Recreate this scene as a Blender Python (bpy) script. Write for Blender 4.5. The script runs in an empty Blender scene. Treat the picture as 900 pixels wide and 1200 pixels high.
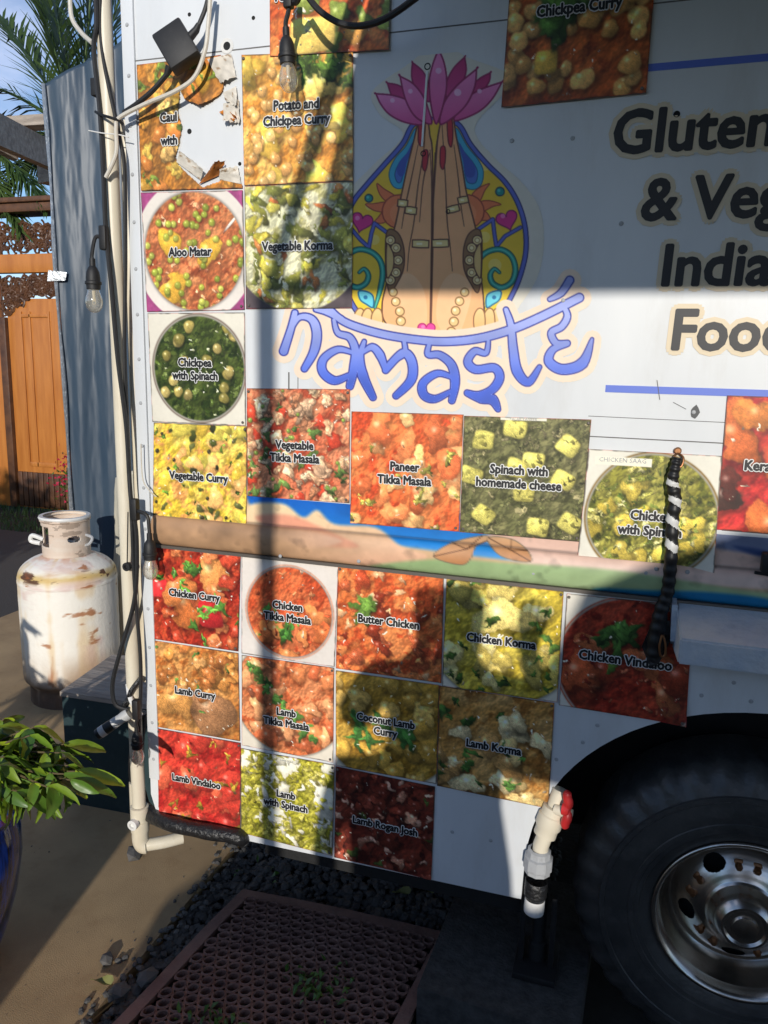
import bpy, bmesh, math, random
import numpy as np
from mathutils import Vector, Matrix
from mathutils.geometry import tessellate_polygon
PI = math.pi
SC = bpy.context.scene
COL = SC.collection
# ---------------------------------------------------------------- camera
CAMP = np.array([0.0, -1.93841, 1.8])
RV = np.array([0.95160396, 0.30645328, 0.02315791])
UV = np.array([-0.07925965, 0.17191736, 0.98191768])
FV = np.array([-0.29693065, 0.93623224, -0.18788662])
cam = bpy.data.cameras.new('camera'); co = bpy.data.objects.new('camera', cam); COL.objects.link(co)
cam.sensor_fit = 'VERTICAL'; cam.sensor_height = 36.0; cam.lens = 27.0
cam.clip_start = 0.02; cam.clip_end = 3000
co.matrix_world = Matrix(((RV[0], UV[0], -FV[0], CAMP[0]), (RV[1], UV[1], -FV[1], CAMP[1]),
                          (RV[2], UV[2], -FV[2], CAMP[2]), (0, 0, 0, 1)))
SC.camera = co
# ---------------------------------------------------------------- sky, sun, exposure
SUN_AZ = (0.194, -0.981); SUN_EL = 14.4
w = bpy.data.worlds.new('World'); SC.world = w; w.use_nodes = True
nt = w.node_tree; nt.nodes.clear()
sky = nt.nodes.new('ShaderNodeTexSky'); sky.sky_type = 'NISHITA'; sky.sun_disc = False
sky.sun_elevation = math.radians(SUN_EL); sky.sun_rotation = math.atan2(SUN_AZ[0], SUN_AZ[1])
sky.ozone_density = 3.0; sky.air_density = 0.8; sky.dust_density = 0.2
tc = nt.nodes.new('ShaderNodeTexCoord'); mp = nt.nodes.new('ShaderNodeMapping')
mp.inputs['Scale'].default_value = (1.6, 1.6, 4.0); mp.inputs['Location'].default_value = (0.35, 0.3, 0.15)
nz = nt.nodes.new('ShaderNodeTexNoise'); nz.inputs['Scale'].default_value = 1.7; nz.inputs['Detail'].default_value = 7
nz.inputs['Roughness'].default_value = 0.55
rp = nt.nodes.new('ShaderNodeValToRGB'); rp.color_ramp.elements[0].position = 0.5; rp.color_ramp.elements[1].position = 0.74
tnt = nt.nodes.new('ShaderNodeMixRGB'); tnt.blend_type = 'MULTIPLY'; tnt.inputs[0].default_value = 1.0; tnt.inputs[2].default_value = (1.04, 1.0, .98, 1)
mxw = nt.nodes.new('ShaderNodeMixRGB'); mxw.inputs[2].default_value = (5.2, 5.6, 7.2, 1)
bg = nt.nodes.new('ShaderNodeBackground'); bg.inputs[1].default_value = 0.15
wo = nt.nodes.new('ShaderNodeOutputWorld')
L = nt.links.new
L(tc.outputs['Generated'], mp.inputs[0]); L(mp.outputs[0], nz.inputs['Vector']); L(nz.outputs[0], rp.inputs[0])
L(rp.outputs[0], mxw.inputs[0]); L(sky.outputs[0], tnt.inputs[1]); L(tnt.outputs[0], mxw.inputs[1]); L(mxw.outputs[0], bg.inputs[0]); L(bg.outputs[0], wo.inputs[0])
sl = bpy.data.lights.new('sun', 'SUN'); sl.energy = 3.25; sl.angle = math.radians(0.55); sl.color = (1.0, 0.945, 0.86)
so = bpy.data.objects.new('sun', sl); COL.objects.link(so)
se = math.radians(SUN_EL)
sdir = Vector((SUN_AZ[0]*math.cos(se), SUN_AZ[1]*math.cos(se), math.sin(se)))
so.rotation_euler = sdir.to_track_quat('Z', 'Y').to_euler(); so.location = (2, -6, 5)
SC.view_settings.view_transform = 'Standard'; SC.view_settings.look = 'None'
SC.view_settings.exposure = 0.12; SC.view_settings.gamma = 1.0; SC.view_settings.use_curve_mapping = False

# ---------------------------------------------------------------- helpers
def W(px, py, y=0.0):
    v = FV*900 + RV*(px-450) - UV*(py-600); t = (y-CAMP[1])/v[1]; return CAMP + t*v
def G(px, py, z=0.0):
    v = FV*900 + RV*(px-450) - UV*(py-600); t = (z-CAMP[2])/v[2]; return CAMP + t*v
def lin(c):
    c = np.asarray(c, dtype=float)
    return np.where(c <= 0.04045, c/12.92, ((c+0.055)/1.055)**2.4)
def C8(r, g, b): return tuple(float(x) for x in lin(np.array([r, g, b])/255.0))

def mat(name, col=(.5, .5, .5), rough=.6, metal=0., col2=None, scale=8., detail=6., bump=0., bscale=None, attr=False,
        dirt=0., dirtcol=(.12, .1, .08), stretch=(1, 1, 1), contrast=(.35, .65), spec=.5, trans=0., alpha=1., coat=0., sheen=0., tint=None):
    m = bpy.data.materials.new(name); m.use_nodes = True
    n = m.node_tree; b = n.nodes['Principled BSDF']; lk = n.links.new
    b.inputs['Roughness'].default_value = rough; b.inputs['Metallic'].default_value = metal
    b.inputs['Specular IOR Level'].default_value = spec
    b.inputs['Transmission Weight'].default_value = trans; b.inputs['Coat Weight'].default_value = coat
    b.inputs['Alpha'].default_value = alpha
    t = n.nodes.new('ShaderNodeTexCoord'); mpn = n.nodes.new('ShaderNodeMapping'); mpn.inputs['Scale'].default_value = stretch
    lk(t.outputs['Object'], mpn.inputs[0])
    if attr:
        a = n.nodes.new('ShaderNodeAttribute'); a.attribute_name = 'Col'; out = a.outputs['Color']
    else:
        a = n.nodes.new('ShaderNodeRGB'); a.outputs[0].default_value = (*col, 1); out = a.outputs[0]
    if col2 is not None:
        z = n.nodes.new('ShaderNodeTexNoise'); z.inputs['Scale'].default_value = scale; z.inputs['Detail'].default_value = detail
        z.inputs['Roughness'].default_value = .6
        lk(mpn.outputs[0], z.inputs['Vector'])
        r = n.nodes.new('ShaderNodeValToRGB'); r.color_ramp.elements[0].position = contrast[0]; r.color_ramp.elements[1].position = contrast[1]
        lk(z.outputs[0], r.inputs[0])
        x = n.nodes.new('ShaderNodeMixRGB'); x.inputs[2].default_value = (*col2, 1)
        lk(r.outputs[0], x.inputs[0]); lk(out, x.inputs[1]); out = x.outputs[0]
    if dirt > 0:
        z = n.nodes.new('ShaderNodeTexNoise'); z.inputs['Scale'].default_value = scale*2.7; z.inputs['Detail'].default_value = 9
        z.inputs['Roughness'].default_value = .7
        lk(mpn.outputs[0], z.inputs['Vector'])
        r = n.nodes.new('ShaderNodeValToRGB'); r.color_ramp.elements[0].position = .52; r.color_ramp.elements[1].position = .78
        r.color_ramp.elements[1].color = (dirt, dirt, dirt, 1)
        lk(z.outputs[0], r.inputs[0])
        x = n.nodes.new('ShaderNodeMixRGB'); x.inputs[2].default_value = (*dirtcol, 1)
        lk(r.outputs[0], x.inputs[0]); lk(out, x.inputs[1]); out = x.outputs[0]
    lk(out, b.inputs['Base Color'])
    if bump > 0:
        z = n.nodes.new('ShaderNodeTexNoise'); z.inputs['Scale'].default_value = bscale or scale*3; z.inputs['Detail'].default_value = 6
        lk(mpn.outputs[0], z.inputs['Vector'])
        bn = n.nodes.new('ShaderNodeBump'); bn.inputs['Strength'].default_value = bump; bn.inputs['Distance'].default_value = .01
        lk(z.outputs[0], bn.inputs['Height']); lk(bn.outputs[0], b.inputs['Normal'])
    return m

M = {}
M['print'] = mat('printed_vinyl', attr=True, rough=.42, scale=14, dirt=.10, dirtcol=(.32, .27, .2), spec=.35, bump=.05, bscale=9)
M['paintprint'] = mat('painted_decal', attr=True, rough=.45, spec=.4)
M['panel'] = mat('white_truck_paint', (.73, .745, .75), .36, col2=(.63, .65, .665), scale=2.6, dirt=.30, dirtcol=(.42, .38, .32), stretch=(1, 1, .28), bump=.10, bscale=4, spec=.4)
M['panelblue'] = mat('worn_white_blue_paint', (.62, .63, .64), .6, col2=(.45, .52, .6), scale=9, dirt=.5, dirtcol=(.25, .3, .38), bump=.4, bscale=60)
M['black'] = mat('black_plastic', (.012, .012, .013), .58, dirt=.25, dirtcol=(.08, .075, .07), scale=20)
M['blacktape'] = mat('black_tape_wrap', (.014, .014, .015), .36, bump=.7, bscale=75, scale=30, dirt=.2, dirtcol=(.07, .07, .07))
M['rubber'] = mat('tyre_rubber', (.036, .036, .036), .36, col2=(.075, .072, .068), scale=5, dirt=.55, dirtcol=(.13, .125, .115), bump=.25, bscale=55)
M['steel'] = mat('polished_wheel_steel', (.70, .66, .60), .25, 1.0, col2=(.55, .50, .44), scale=6, dirt=.6, dirtcol=(.2, .13, .08), bump=.05)
M['copper'] = mat('rusty_nut', (.35, .16, .07), .45, .8, col2=(.2, .1, .05), scale=40)
M['void'] = mat('dark_underbody', (.012, .012, .012), .8, bump=.3, scale=20)
M['pvc'] = mat('cream_pvc', (.72, .66, .53), .42, col2=(.66, .58, .43), scale=5, stretch=(1, 1, .25), dirt=.3, dirtcol=(.35, .26, .16))
M['white'] = mat('white_plastic', (.74, .73, .7), .4, dirt=.3, scale=14, dirtcol=(.35, .32, .28))
M['grey'] = mat('grey_plastic', (.4, .41, .42), .5, dirt=.4, scale=20)
M['red'] = mat('red_plastic', (.6, .03, .03), .4, dirt=.2, scale=30)
M['concrete'] = mat('concrete', (.47, .325, .17), .85, col2=(.31, .21, .11), scale=2.6, dirt=.5, dirtcol=(.22, .12, .05), bump=.22, bscale=300, contrast=(.3, .7))
M['block'] = mat('concrete_block', (.075, .073, .07), .9, col2=(.035, .034, .033), scale=30, bump=.6, bscale=90)
M['soil'] = mat('dark_soil', (.04, .034, .028), .95, bump=.6, scale=20)
M['stone'] = mat('gravel_stone', (.075, .073, .07), .75, col2=(.14, .13, .12), scale=9, contrast=(.45, .7), bump=.2, bscale=80)
M['mat'] = mat('brown_rubber_mat', (.30, .17, .135), .75, col2=(.2, .11, .09), scale=12, dirt=.5, dirtcol=(.2, .17, .14), bump=.4, bscale=150)
M['asphalt'] = mat('asphalt', (.06, .055, .05), .9, bump=.4, scale=30)
M['grass'] = mat('grass_blade', (.05, .10, .022), .6, col2=(.09, .14, .03), scale=6)
M['leaf'] = mat('glossy_leaf', (.11, .21, .02), .42, col2=(.22, .34, .03), scale=9, spec=.5)
M['leafold'] = mat('mid_leaf', (.05, .13, .018), .4, col2=(.1, .2, .03), scale=9)
M['stem'] = mat('stem', (.12, .09, .04), .7)
M['pot'] = mat('blue_glaze', (.016, .05, .30), .12, col2=(.004, .006, .02), scale=12, stretch=(3, 3, .35), contrast=(.4, .6), coat=.6, bump=.25, bscale=14)
M['teal'] = mat('dark_teal_paint', (.014, .035, .04), .55, col2=(.02, .045, .05), scale=5, dirt=.25, dirtcol=(.12, .16, .17), bump=.1)
M['greywood'] = mat('weathered_wood', (.40, .34, .28), .8, col2=(.22, .18, .15), scale=5, stretch=(.6, 6, 6), bump=.5, bscale=14, contrast=(.35, .65))
M['gate'] = mat('varnished_teak', (.52, .20, .045), .38, col2=(.34, .11, .022), scale=3, stretch=(5, 5, .6), contrast=(.3, .8), bump=.15)
M['gatedark'] = mat('dark_teak', (.12, .05, .02), .5, col2=(.06, .025, .012), scale=8, bump=.3)
M['tarp'] = mat('blue_grey_tarp', (.032, .056, .088), .42, col2=(.05, .075, .105), scale=3, stretch=(1.5, 1.5, .5), bump=.3, bscale=5, spec=.35)
M['tarpfoil'] = mat('silver_tape', (.3, .32, .34), .35, .6, bump=.6, bscale=40)
M['sheet'] = mat('cream_plastic_sheet', (.52, .48, .38), .45, col2=(.40, .38, .31), scale=4, stretch=(3, 3, .5), bump=.3, bscale=8)
M['palm'] = mat('palm_leaflet', (.035, .075, .018), .5, col2=(.08, .13, .03), scale=1.5)
M['palmdry'] = mat('palm_rachis', (.2, .2, .06), .6)
M['flower'] = mat('crimson_bract', (.42, .01, .05), .6)
M['canvas'] = mat('dark_canvas', (.05, .055, .05), .9, bump=.2)
M['metalgrey'] = mat('galvanised_pole', (.3, .3, .3), .4, .8)
M['cabwhite'] = mat('white_cable', (.62, .58, .5), .5, dirt=.3, scale=30)
M['tank'] = mat('rusty_tank_paint', attr=True, rough=.6, bump=.25, bscale=45)
M['van'] = mat('white_van_paint', (.6, .6, .6), .35)
M['vanglass'] = mat('van_glass', (.02, .025, .03), .08)
M['cloth1'] = mat('grey_shirt', (.12, .13, .15), .9); M['cloth2'] = mat('navy_trousers', (.03, .035, .06), .9)
M['cloth3'] = mat('olive_dress', (.08, .09, .05), .9)
M['skin'] = mat('skin', (.45, .28, .2), .55); M['hair'] = mat('brown_hair', (.03, .02, .014), .6)
M['leather'] = mat('shoe', (.03, .02, .015), .5)
M['paperedge'] = mat('peeled_vinyl_back', (.62, .6, .55), .7, col2=(.5, .47, .4), scale=30, bump=.3)
for k_ in ('leaf', 'leafold'):
    n_ = M[k_].node_tree; b_ = n_.nodes['Principled BSDF']; src_ = b_.inputs['Base Color'].links[0].from_socket
    oi = n_.nodes.new('ShaderNodeObjectInfo'); rr_ = n_.nodes.new('ShaderNodeValToRGB')
    rr_.color_ramp.elements[0].color = (.55, .62, .6, 1); rr_.color_ramp.elements[1].color = (1.7, 1.35, .9, 1)
    mm = n_.nodes.new('ShaderNodeMixRGB'); mm.blend_type = 'MULTIPLY'; mm.inputs[0].default_value = 1
    n_.links.new(oi.outputs['Random'], rr_.inputs[0]); n_.links.new(src_, mm.inputs[1]); n_.links.new(rr_.outputs[0], mm.inputs[2]); n_.links.new(mm.outputs[0], b_.inputs['Base Color'])
    b_.inputs['Subsurface Weight'].default_value = 0.0
# clear glass for the bulbs: thin, cheap
gm = bpy.data.materials.new('bulb_glass'); gm.use_nodes = True
_n = gm.node_tree; _n.nodes.clear()
_o = _n.nodes.new('ShaderNodeOutputMaterial'); _g = _n.nodes.new('ShaderNodeBsdfGlossy'); _g.inputs['Roughness'].default_value = .08
_t = _n.nodes.new('ShaderNodeBsdfTransparent'); _t.inputs[0].default_value = (.93, .91, .86, 1)
_d = _n.nodes.new('ShaderNodeBsdfDiffuse'); _d.inputs[0].default_value = (.75, .7, .6, 1)
_lw = _n.nodes.new('ShaderNodeLayerWeight'); _lw.inputs[0].default_value = .35
_m1 = _n.nodes.new('ShaderNodeMixShader'); _m2 = _n.nodes.new('ShaderNodeMixShader'); _m2.inputs[0].default_value = .16
_n.links.new(_lw.outputs['Facing'], _m1.inputs[0]); _n.links.new(_t.outputs[0], _m1.inputs[1]); _n.links.new(_g.outputs[0], _m1.inputs[2])
_n.links.new(_m1.outputs[0], _m2.inputs[1]); _n.links.new(_d.outputs[0], _m2.inputs[2]); _n.links.new(_m2.outputs[0], _o.inputs[0])
M['glass'] = gm

ORG = {}
def tag(o, label=None, cat=None, group=None, kind=None):
    if label: o['label'] = label
    if cat: o['category'] = cat
    if group: o['group'] = group
    if kind: o['kind'] = kind
    return o
def root(name, loc, label, cat, group=None):
    o = bpy.data.objects.new(name, None); COL.objects.link(o); o.location = Vector([float(v) for v in loc])
    o.empty_display_size = .1
    ORG[o.name] = np.array(loc, dtype=float)
    return tag(o, label, cat, group)
def origin(o):
    return ORG.get(o.name, np.zeros(3)) if o is not None else np.zeros(3)
def link(name, me, m, parent=None, smooth=True, loc=None):
    o = bpy.data.objects.new(name, me); COL.objects.link(o)
    if m is not None and not me.materials: me.materials.append(m)
    if parent is not None: o.parent = parent
    ORG[o.name] = origin(parent)
    if smooth and len(me.polygons):
        me.polygons.foreach_set('use_smooth', [True]*len(me.polygons))
    return o

class MB:
    def __init__(s): s.v = []; s.f = []; s.c = []
    def add(s, vs, fs, col=None):
        n = len(s.v); s.v.extend([tuple(float(a) for a in p) for p in vs]); s.f.extend([tuple(i+n for i in f) for f in fs])
        if col is not None: s.c.extend([col]*len(fs))
        return s
    def box(s, lo, hi, rz=0., piv=None, bev=0., tilt=None):
        bm = bmesh.new(); bmesh.ops.create_cube(bm, size=1.)
        for v in bm.verts: v.co = Vector([(lo[i]+hi[i])/2 + v.co[i]*(hi[i]-lo[i]) for i in range(3)])
        if bev > 0: bmesh.ops.bevel(bm, geom=list(bm.edges), offset=bev, segments=2, affect='EDGES', profile=.5)
        if rz or tilt is not None:
            p = Vector(piv) if piv is not None else Vector([(lo[i]+hi[i])/2 for i in range(3)])
            R = Matrix.Rotation(rz, 4, 'Z') if tilt is None else tilt
            bmesh.ops.transform(bm, matrix=Matrix.Translation(p) @ R @ Matrix.Translation(-p), verts=bm.verts)
        bm.verts.index_update()
        s.add([v.co for v in bm.verts], [[v.index for v in f.verts] for f in bm.faces]); bm.free(); return s
    def tube(s, pts, r, n=10, cap=True, cols=None):
        pts = [np.array(p, dtype=float) for p in pts]; k = len(pts)
        rs = r if hasattr(r, '__len__') else [r]*k
        up = np.array([.31, .17, .93]); prev = None; rings = []
        for i, p in enumerate(pts):
            t = pts[min(i+1, k-1)]-pts[max(i-1, 0)]; t = t/(np.linalg.norm(t)+1e-12)
            if prev is None: a = np.cross(t, up)
            else: a = prev - t*np.dot(prev, t)
            if np.linalg.norm(a) < 1e-6: a = np.cross(t, [1, 0, 0])
            a /= np.linalg.norm(a); b = np.cross(t, a); prev = a
            rings.append([p + rs[i]*(math.cos(2*PI*j/n)*a + math.sin(2*PI*j/n)*b) for j in range(n)])
        vs = [v for rg in rings for v in rg]; fs = []; cl = []
        for i in range(k-1):
            for j in range(n):
                fs.append((i*n+j, i*n+(j+1) % n, (i+1)*n+(j+1) % n, (i+1)*n+j))
                if cols: cl.append(cols(i, j))
        if cap:
            fs.append(tuple(range(n))[::-1]); fs.append(tuple((k-1)*n+j for j in range(n)))
            if cols: cl += [cols(0, 0), cols(k-1, 0)]
        s.add(vs, fs)
        if cols: s.c.extend(cl)
        return s
    def lathe(s, prof, o, axis=(0, 0, 1), n=32, ang=(0, 2*PI)):
        ax = np.array(axis, dtype=float); ax /= np.linalg.norm(ax)
        a = np.cross(ax, [0, 0, 1] if abs(ax[2]) < .9 else [1, 0, 0]); a /= np.linalg.norm(a); b = np.cross(ax, a)
        o = np.array(o, dtype=float); full = abs(ang[1]-ang[0]-2*PI) < 1e-6; m = n if full else n+1
        vs = []
        for (r, h) in prof:
            for j in range(m):
                th = ang[0]+(ang[1]-ang[0])*j/n
                vs.append(o + ax*h + r*(math.cos(th)*a+math.sin(th)*b))
        fs = []
        for i in range(len(prof)-1):
            for j in range(n):
                j2 = (j+1) % m if full else j+1
                fs.append((i*m+j, i*m+j2, (i+1)*m+j2, (i+1)*m+j))
        s.add(vs, fs); return s
    def prism(s, poly, d, flat=True):
        """poly: list of 3-D points (planar), d: extrusion vector"""
        n = len(poly); P = [np.array(p, dtype=float) for p in poly]; d = np.array(d, dtype=float)
        tri = tessellate_polygon([[Vector(p) for p in P]])
        vs = P + [p+d for p in P]
        fs = [t for t in tri] + [tuple(i+n for i in t[::-1]) for t in tri] + [(i, (i+1) % n, n+(i+1) % n, n+i) for i in range(n)]
        s.add(vs, fs); return s
    def build(s, name, m, parent=None, smooth=True, sharp=True):
        me = bpy.data.meshes.new(name); o0 = origin(parent)
        me.from_pydata([tuple(np.array(v)-o0) for v in s.v], [], s.f)
        if s.c:
            at = me.attributes.new('Col', 'FLOAT_COLOR', 'CORNER'); data = []
            for f, c in zip(s.f, s.c):
                for _ in f: data += [c[0], c[1], c[2], 1.]
            at.data.foreach_set('color', data)
        me.update()
        o = link(name, me, m, parent, smooth)
        if smooth and sharp:
            me.set_sharp_from_angle(angle=math.radians(35))
        return o
def spline(pts, k=8, closed=False):
    P = [np.array(p, dtype=float) for p in pts]; n = len(P); out = []
    rng = range(n if closed else n-1)
    for i in rng:
        p0, p1, p2, p3 = (P[(i-1) % n], P[i], P[(i+1) % n], P[(i+2) % n]) if closed else (P[max(i-1, 0)], P[i], P[i+1], P[min(i+2, n-1)])
        for j in range(k):
            t = j/k
            out.append(.5*((2*p1)+(-p0+p2)*t+(2*p0-5*p1+4*p2-p3)*t*t+(-p0+3*p1-3*p2+p3)*t**3))
    if not closed: out.append(P[-1])
    return out

# ---------------------------------------------------------------- numpy painter for printed pictures
def fbm(h, w, seed, freq=4, octv=4, gain=.55):
    rs = np.random.RandomState(seed); out = np.zeros((h, w)); amp = 1.; tot = 0.
    for o in range(octv):
        f = freq*2**o; g = rs.rand(f+2, f+2)
        y = np.linspace(0, f-1e-4, h); x = np.linspace(0, f-1e-4, w)
        yi = y.astype(int); xi = x.astype(int); ty = y-yi; tx = x-xi
        ty = (ty*ty*(3-2*ty))[:, None]; tx = (tx*tx*(3-2*tx))[None]
        a = g[np.ix_(yi, xi)]; b = g[np.ix_(yi, xi+1)]; c = g[np.ix_(yi+1, xi)]; d = g[np.ix_(yi+1, xi+1)]
        out += amp*((a*(1-tx)+b*tx)*(1-ty)+(c*(1-tx)+d*tx)*ty); tot += amp; amp *= gain
    return out/tot
def fbm2(h, w, seed, fy, fx, octv=4):
    n = max(h, w); out = np.zeros((h, w)); tot = 0.; rs = np.random.RandomState(seed)
    for o in range(octv):
        a, b = fy*2**o, fx*2**o; g = rs.rand(a+2, b+2); y = np.linspace(0, a-1e-4, h); x = np.linspace(0, b-1e-4, w)
        yi = y.astype(int); xi = x.astype(int); ty = y-yi; tx = x-xi; ty = (ty*ty*(3-2*ty))[:, None]; tx = (tx*tx*(3-2*tx))[None]
        out += .55**o*((g[np.ix_(yi, xi)]*(1-tx)+g[np.ix_(yi, xi+1)]*tx)*(1-ty)+(g[np.ix_(yi+1, xi)]*(1-tx)+g[np.ix_(yi+1, xi+1)]*tx)*ty); tot += .55**o
    return out/tot
def sst(a, b, x):
    t = np.clip((x-a)/(b-a), 0, 1); return t*t*(3-2*t)

class Dish:
    def __init__(s, seed, N=144):
        s.N = N; s.rs = np.random.RandomState(seed); s.seed = seed
        a = (np.arange(N)+.5)/N; s.X, s.Y = np.meshgrid(a, a); s.I = np.zeros((N, N, 3)); s.clip = np.ones((N, N))
        s.wx = .125*(fbm(N, N, seed+50, 8, 4)-.5); s.wy = .125*(fbm(N, N, seed+51, 8, 4)-.5); s.sf = fbm(N, N, seed+52, 24, 3)-.5
    def base(s, c1, c2, freq=5, c3=None):
        n = sst(.3, .7, fbm(s.N, s.N, s.seed+1, freq, 5))[..., None]
        s.I = np.array(c1)*(1-n)+np.array(c2)*n
        if c3 is not None:
            n = sst(.5, .68, fbm(s.N, s.N, s.seed+2, freq*2, 5))[..., None]; s.I = s.I*(1-n)+np.array(c3)*n
        # glossy relief of the sauce
        h = fbm(s.N, s.N, s.seed+3, freq*2, 4); gy, gx = np.gradient(h*s.N*.07)
        s.I = np.clip(s.I*(1+.38*np.clip(-(gx+gy), -.5, .6))[..., None], 0, 255)
        return s
    def blob(s, cx, cy, r, col, asp=1., ang=0., lump=.18, shine=.35, dark=.5, tex=.25, square=0.):
        N = s.N; R = r*1.6*max(asp, 1)+.02
        x0, x1 = max(0, int((cx-R)*N)), min(N, int((cx+R)*N)+2); y0, y1 = max(0, int((cy-R)*N)), min(N, int((cy+R)*N)+2)
        if x1 <= x0 or y1 <= y0: return
        X = s.X[y0:y1, x0:x1]; Y = s.Y[y0:y1, x0:x1]; ca, sa = math.cos(ang), math.sin(ang)
        Wk = 1.0 if lump >= .2 else (.35 if lump > .1 else 0.)
        WX, WY = s.wx[y0:y1, x0:x1]*Wk, s.wy[y0:y1, x0:x1]*Wk; SF = s.sf[y0:y1, x0:x1]
        def dist(X, Y):
            X = X+WX; Y = Y+WY
            u = ((X-cx)*ca+(Y-cy)*sa)/(r*asp); v = (-(X-cx)*sa+(Y-cy)*ca)/r
            th = np.arctan2(v, u)
            if square: d = (np.abs(u)**5+np.abs(v)**5)**.2
            else: d = np.sqrt(u*u+v*v)
            return d/(1+lump*(ph[0]*np.sin(2*th+ph[3])+.7*ph[1]*np.sin(3*th+ph[4])+.28*ph[2]*np.sin(5*th+ph[5]))), u, v
        ph = list(s.rs.rand(3)*1.2)+list(s.rs.rand(3)*6.3)
        I = s.I[y0:y1, x0:x1]; cl = s.clip[y0:y1, x0:x1]
        dsh, _, _ = dist(X-.18*r, Y-.28*r); sh = (1-sst(.85, 1.35, dsh))*dark*.62*cl
        I *= (1-sh)[..., None]
        d, u, v = dist(X, Y); aa = min(.3, 1.3/(r*N)); m = (1-sst(1-aa, 1+aa, d))*cl
        h = np.sqrt(np.clip(1-d**3, 0, 1))+(Wk > .5)*SF*1.1
        wx, wy = (X-cx)/r, (Y-cy)/r
        sh = .66+.40*h-.16*wx-.22*wy
        if tex: sh = sh*(1+tex*(s.rs.rand(*X.shape)-.5)+tex*2*(fbm(X.shape[0], X.shape[1], s.rs.randint(1e6), 3, 3)-.5))
        c = np.array(col)*np.clip(.25+.78*sh, .35, 1.4)[..., None]
        hl = np.exp(-(((wx+.3)**2+(wy+.35)**2)/.05))*shine*255
        c = c+hl[..., None]
        I[:] = np.clip(I*(1-m[..., None])+c*m[..., None], 0, 255)
    def many(s, n, r, cols, area=(0, 0, 1, 1), **k):
        for _ in range(n):
            x = area[0]+s.rs.rand()*(area[2]-area[0]); y = area[1]+s.rs.rand()*(area[3]-area[1])
            kk = dict(k); asp = kk.pop('asp', 1.)
            if hasattr(asp, '__len__'): asp = asp[0]+s.rs.rand()*(asp[1]-asp[0])
            c = np.array(cols[s.rs.randint(len(cols))])*(.85+.3*s.rs.rand())
            s.blob(x, y, r[0]+s.rs.rand()*(r[1]-r[0]), c, asp=asp, ang=s.rs.rand()*PI, **kk)
        return s
    def florets(s, n, r, cols, area=(0, 0, 1, 1), **k):
        for _ in range(n):
            x = area[0]+s.rs.rand()*(area[2]-area[0]); y = area[1]+s.rs.rand()*(area[3]-area[1]); R = r[0]+s.rs.rand()*(r[1]-r[0])
            c = np.array(cols[s.rs.randint(len(cols))])
            s.blob(x, y, R, c*.8, lump=.3, **k)
            for q in range(9):
                a = s.rs.rand()*6.3; d = R*.75*math.sqrt(s.rs.rand())
                s.blob(x+d*math.cos(a), y+d*math.sin(a), R*(.28+.2*s.rs.rand()), c*(.85+.35*s.rs.rand()), lump=.3, dark=.35, shine=.2)
        return s
    def herb(s, x, y, r, col=(70, 150, 50), n=6):
        col = (col[0]*.95, col[1]*.86, col[2]*.85); r = r*.9
        for q in range(n):
            a = s.rs.rand()*6.3; d = r*.7*s.rs.rand()
            c = np.array(col)*(.6+.7*s.rs.rand())
            s.blob(x+d*math.cos(a), y+d*math.sin(a), r*(.2+.22*s.rs.rand()), c, asp=1.2+s.rs.rand(), ang=a, lump=.45, shine=.08, dark=.3, tex=.3)
    def herbs(s, n, r, col=(70, 150, 50), area=(0, 0, 1, 1), k=5):
        for _ in range(n):
            s.herb(area[0]+s.rs.rand()*(area[2]-area[0]), area[1]+s.rs.rand()*(area[3]-area[1]), r*(.6+.8*s.rs.rand()), col, k)
        return s
    def glints(s, n, col=(255, 236, 215), r=(.003, .008)):
        for _ in range(n//2):
            x, y = s.rs.rand(2); s.blob(x, y, r[0]+s.rs.rand()*(r[1]-r[0]), col, asp=1+1.5*s.rs.rand(), ang=s.rs.rand()*PI, lump=.5, shine=0, dark=0, tex=0)
        return s
    def bowl(s, cx, cy, r, rim=.02, inside=True):
        d = np.hypot(s.X-cx, s.Y-cy); s.clip = 1-sst(r-.008, r+.008, d); s.bc = (cx, cy, r); return s
    def plate(s, col=(225, 222, 222), rimcol=None, back=None, rr=None):
        """paint everything outside the bowl"""
        cx, cy, r = s.bc; d = np.hypot(s.X-cx, s.Y-cy); out = 1-s.clip
        n = fbm(s.N, s.N, s.seed+9, 3, 3)[..., None]
        c = np.array(col)*(.93+.1*n)
        edge = (np.exp(-((d-r)/.018)**2))[..., None]
        c = c*(1-.38*edge)
        if rimcol is not None: 
            e2 = np.exp(-((d-r-.02)/.008)**2)[..., None]; c = c*(1-e2)+np.array(rimcol)*e2
        if back is not None:
            b = sst(rr-.006, rr+.006, d)[..., None]; c = c*(1-b)+np.array(back)*(.8+.4*fbm(s.N, s.N, s.seed+10, 9, 3)[..., None])*b
        s.I = s.I*(1-out[..., None])+c*out[..., None]; s.clip = np.ones_like(s.clip); return s
    def rectlbl(s, x0, y0, x1, y1, col=(235, 235, 230)):
        m = (s.X > x0) & (s.X < x1) & (s.Y > y0) & (s.Y < y1); s.I[m] = col; return s
    def edges(s, red=.5):
        rs = s.rs; n = fbm(s.N, s.N, s.seed+20, 14, 3)
        d = np.minimum(np.minimum(s.X, 1-s.X), np.minimum(s.Y, 1-s.Y))
        m = (1-sst(.004, .013, d+.012*(n-.5)))[..., None]
        c = np.where((n > .55)[..., None], np.array([150, 30, 35]) if red > 0 else np.array([60, 50, 45]), np.array([48, 38, 34]))
        s.I = s.I*(1-.85*m)+c*.85*m; return s

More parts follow.
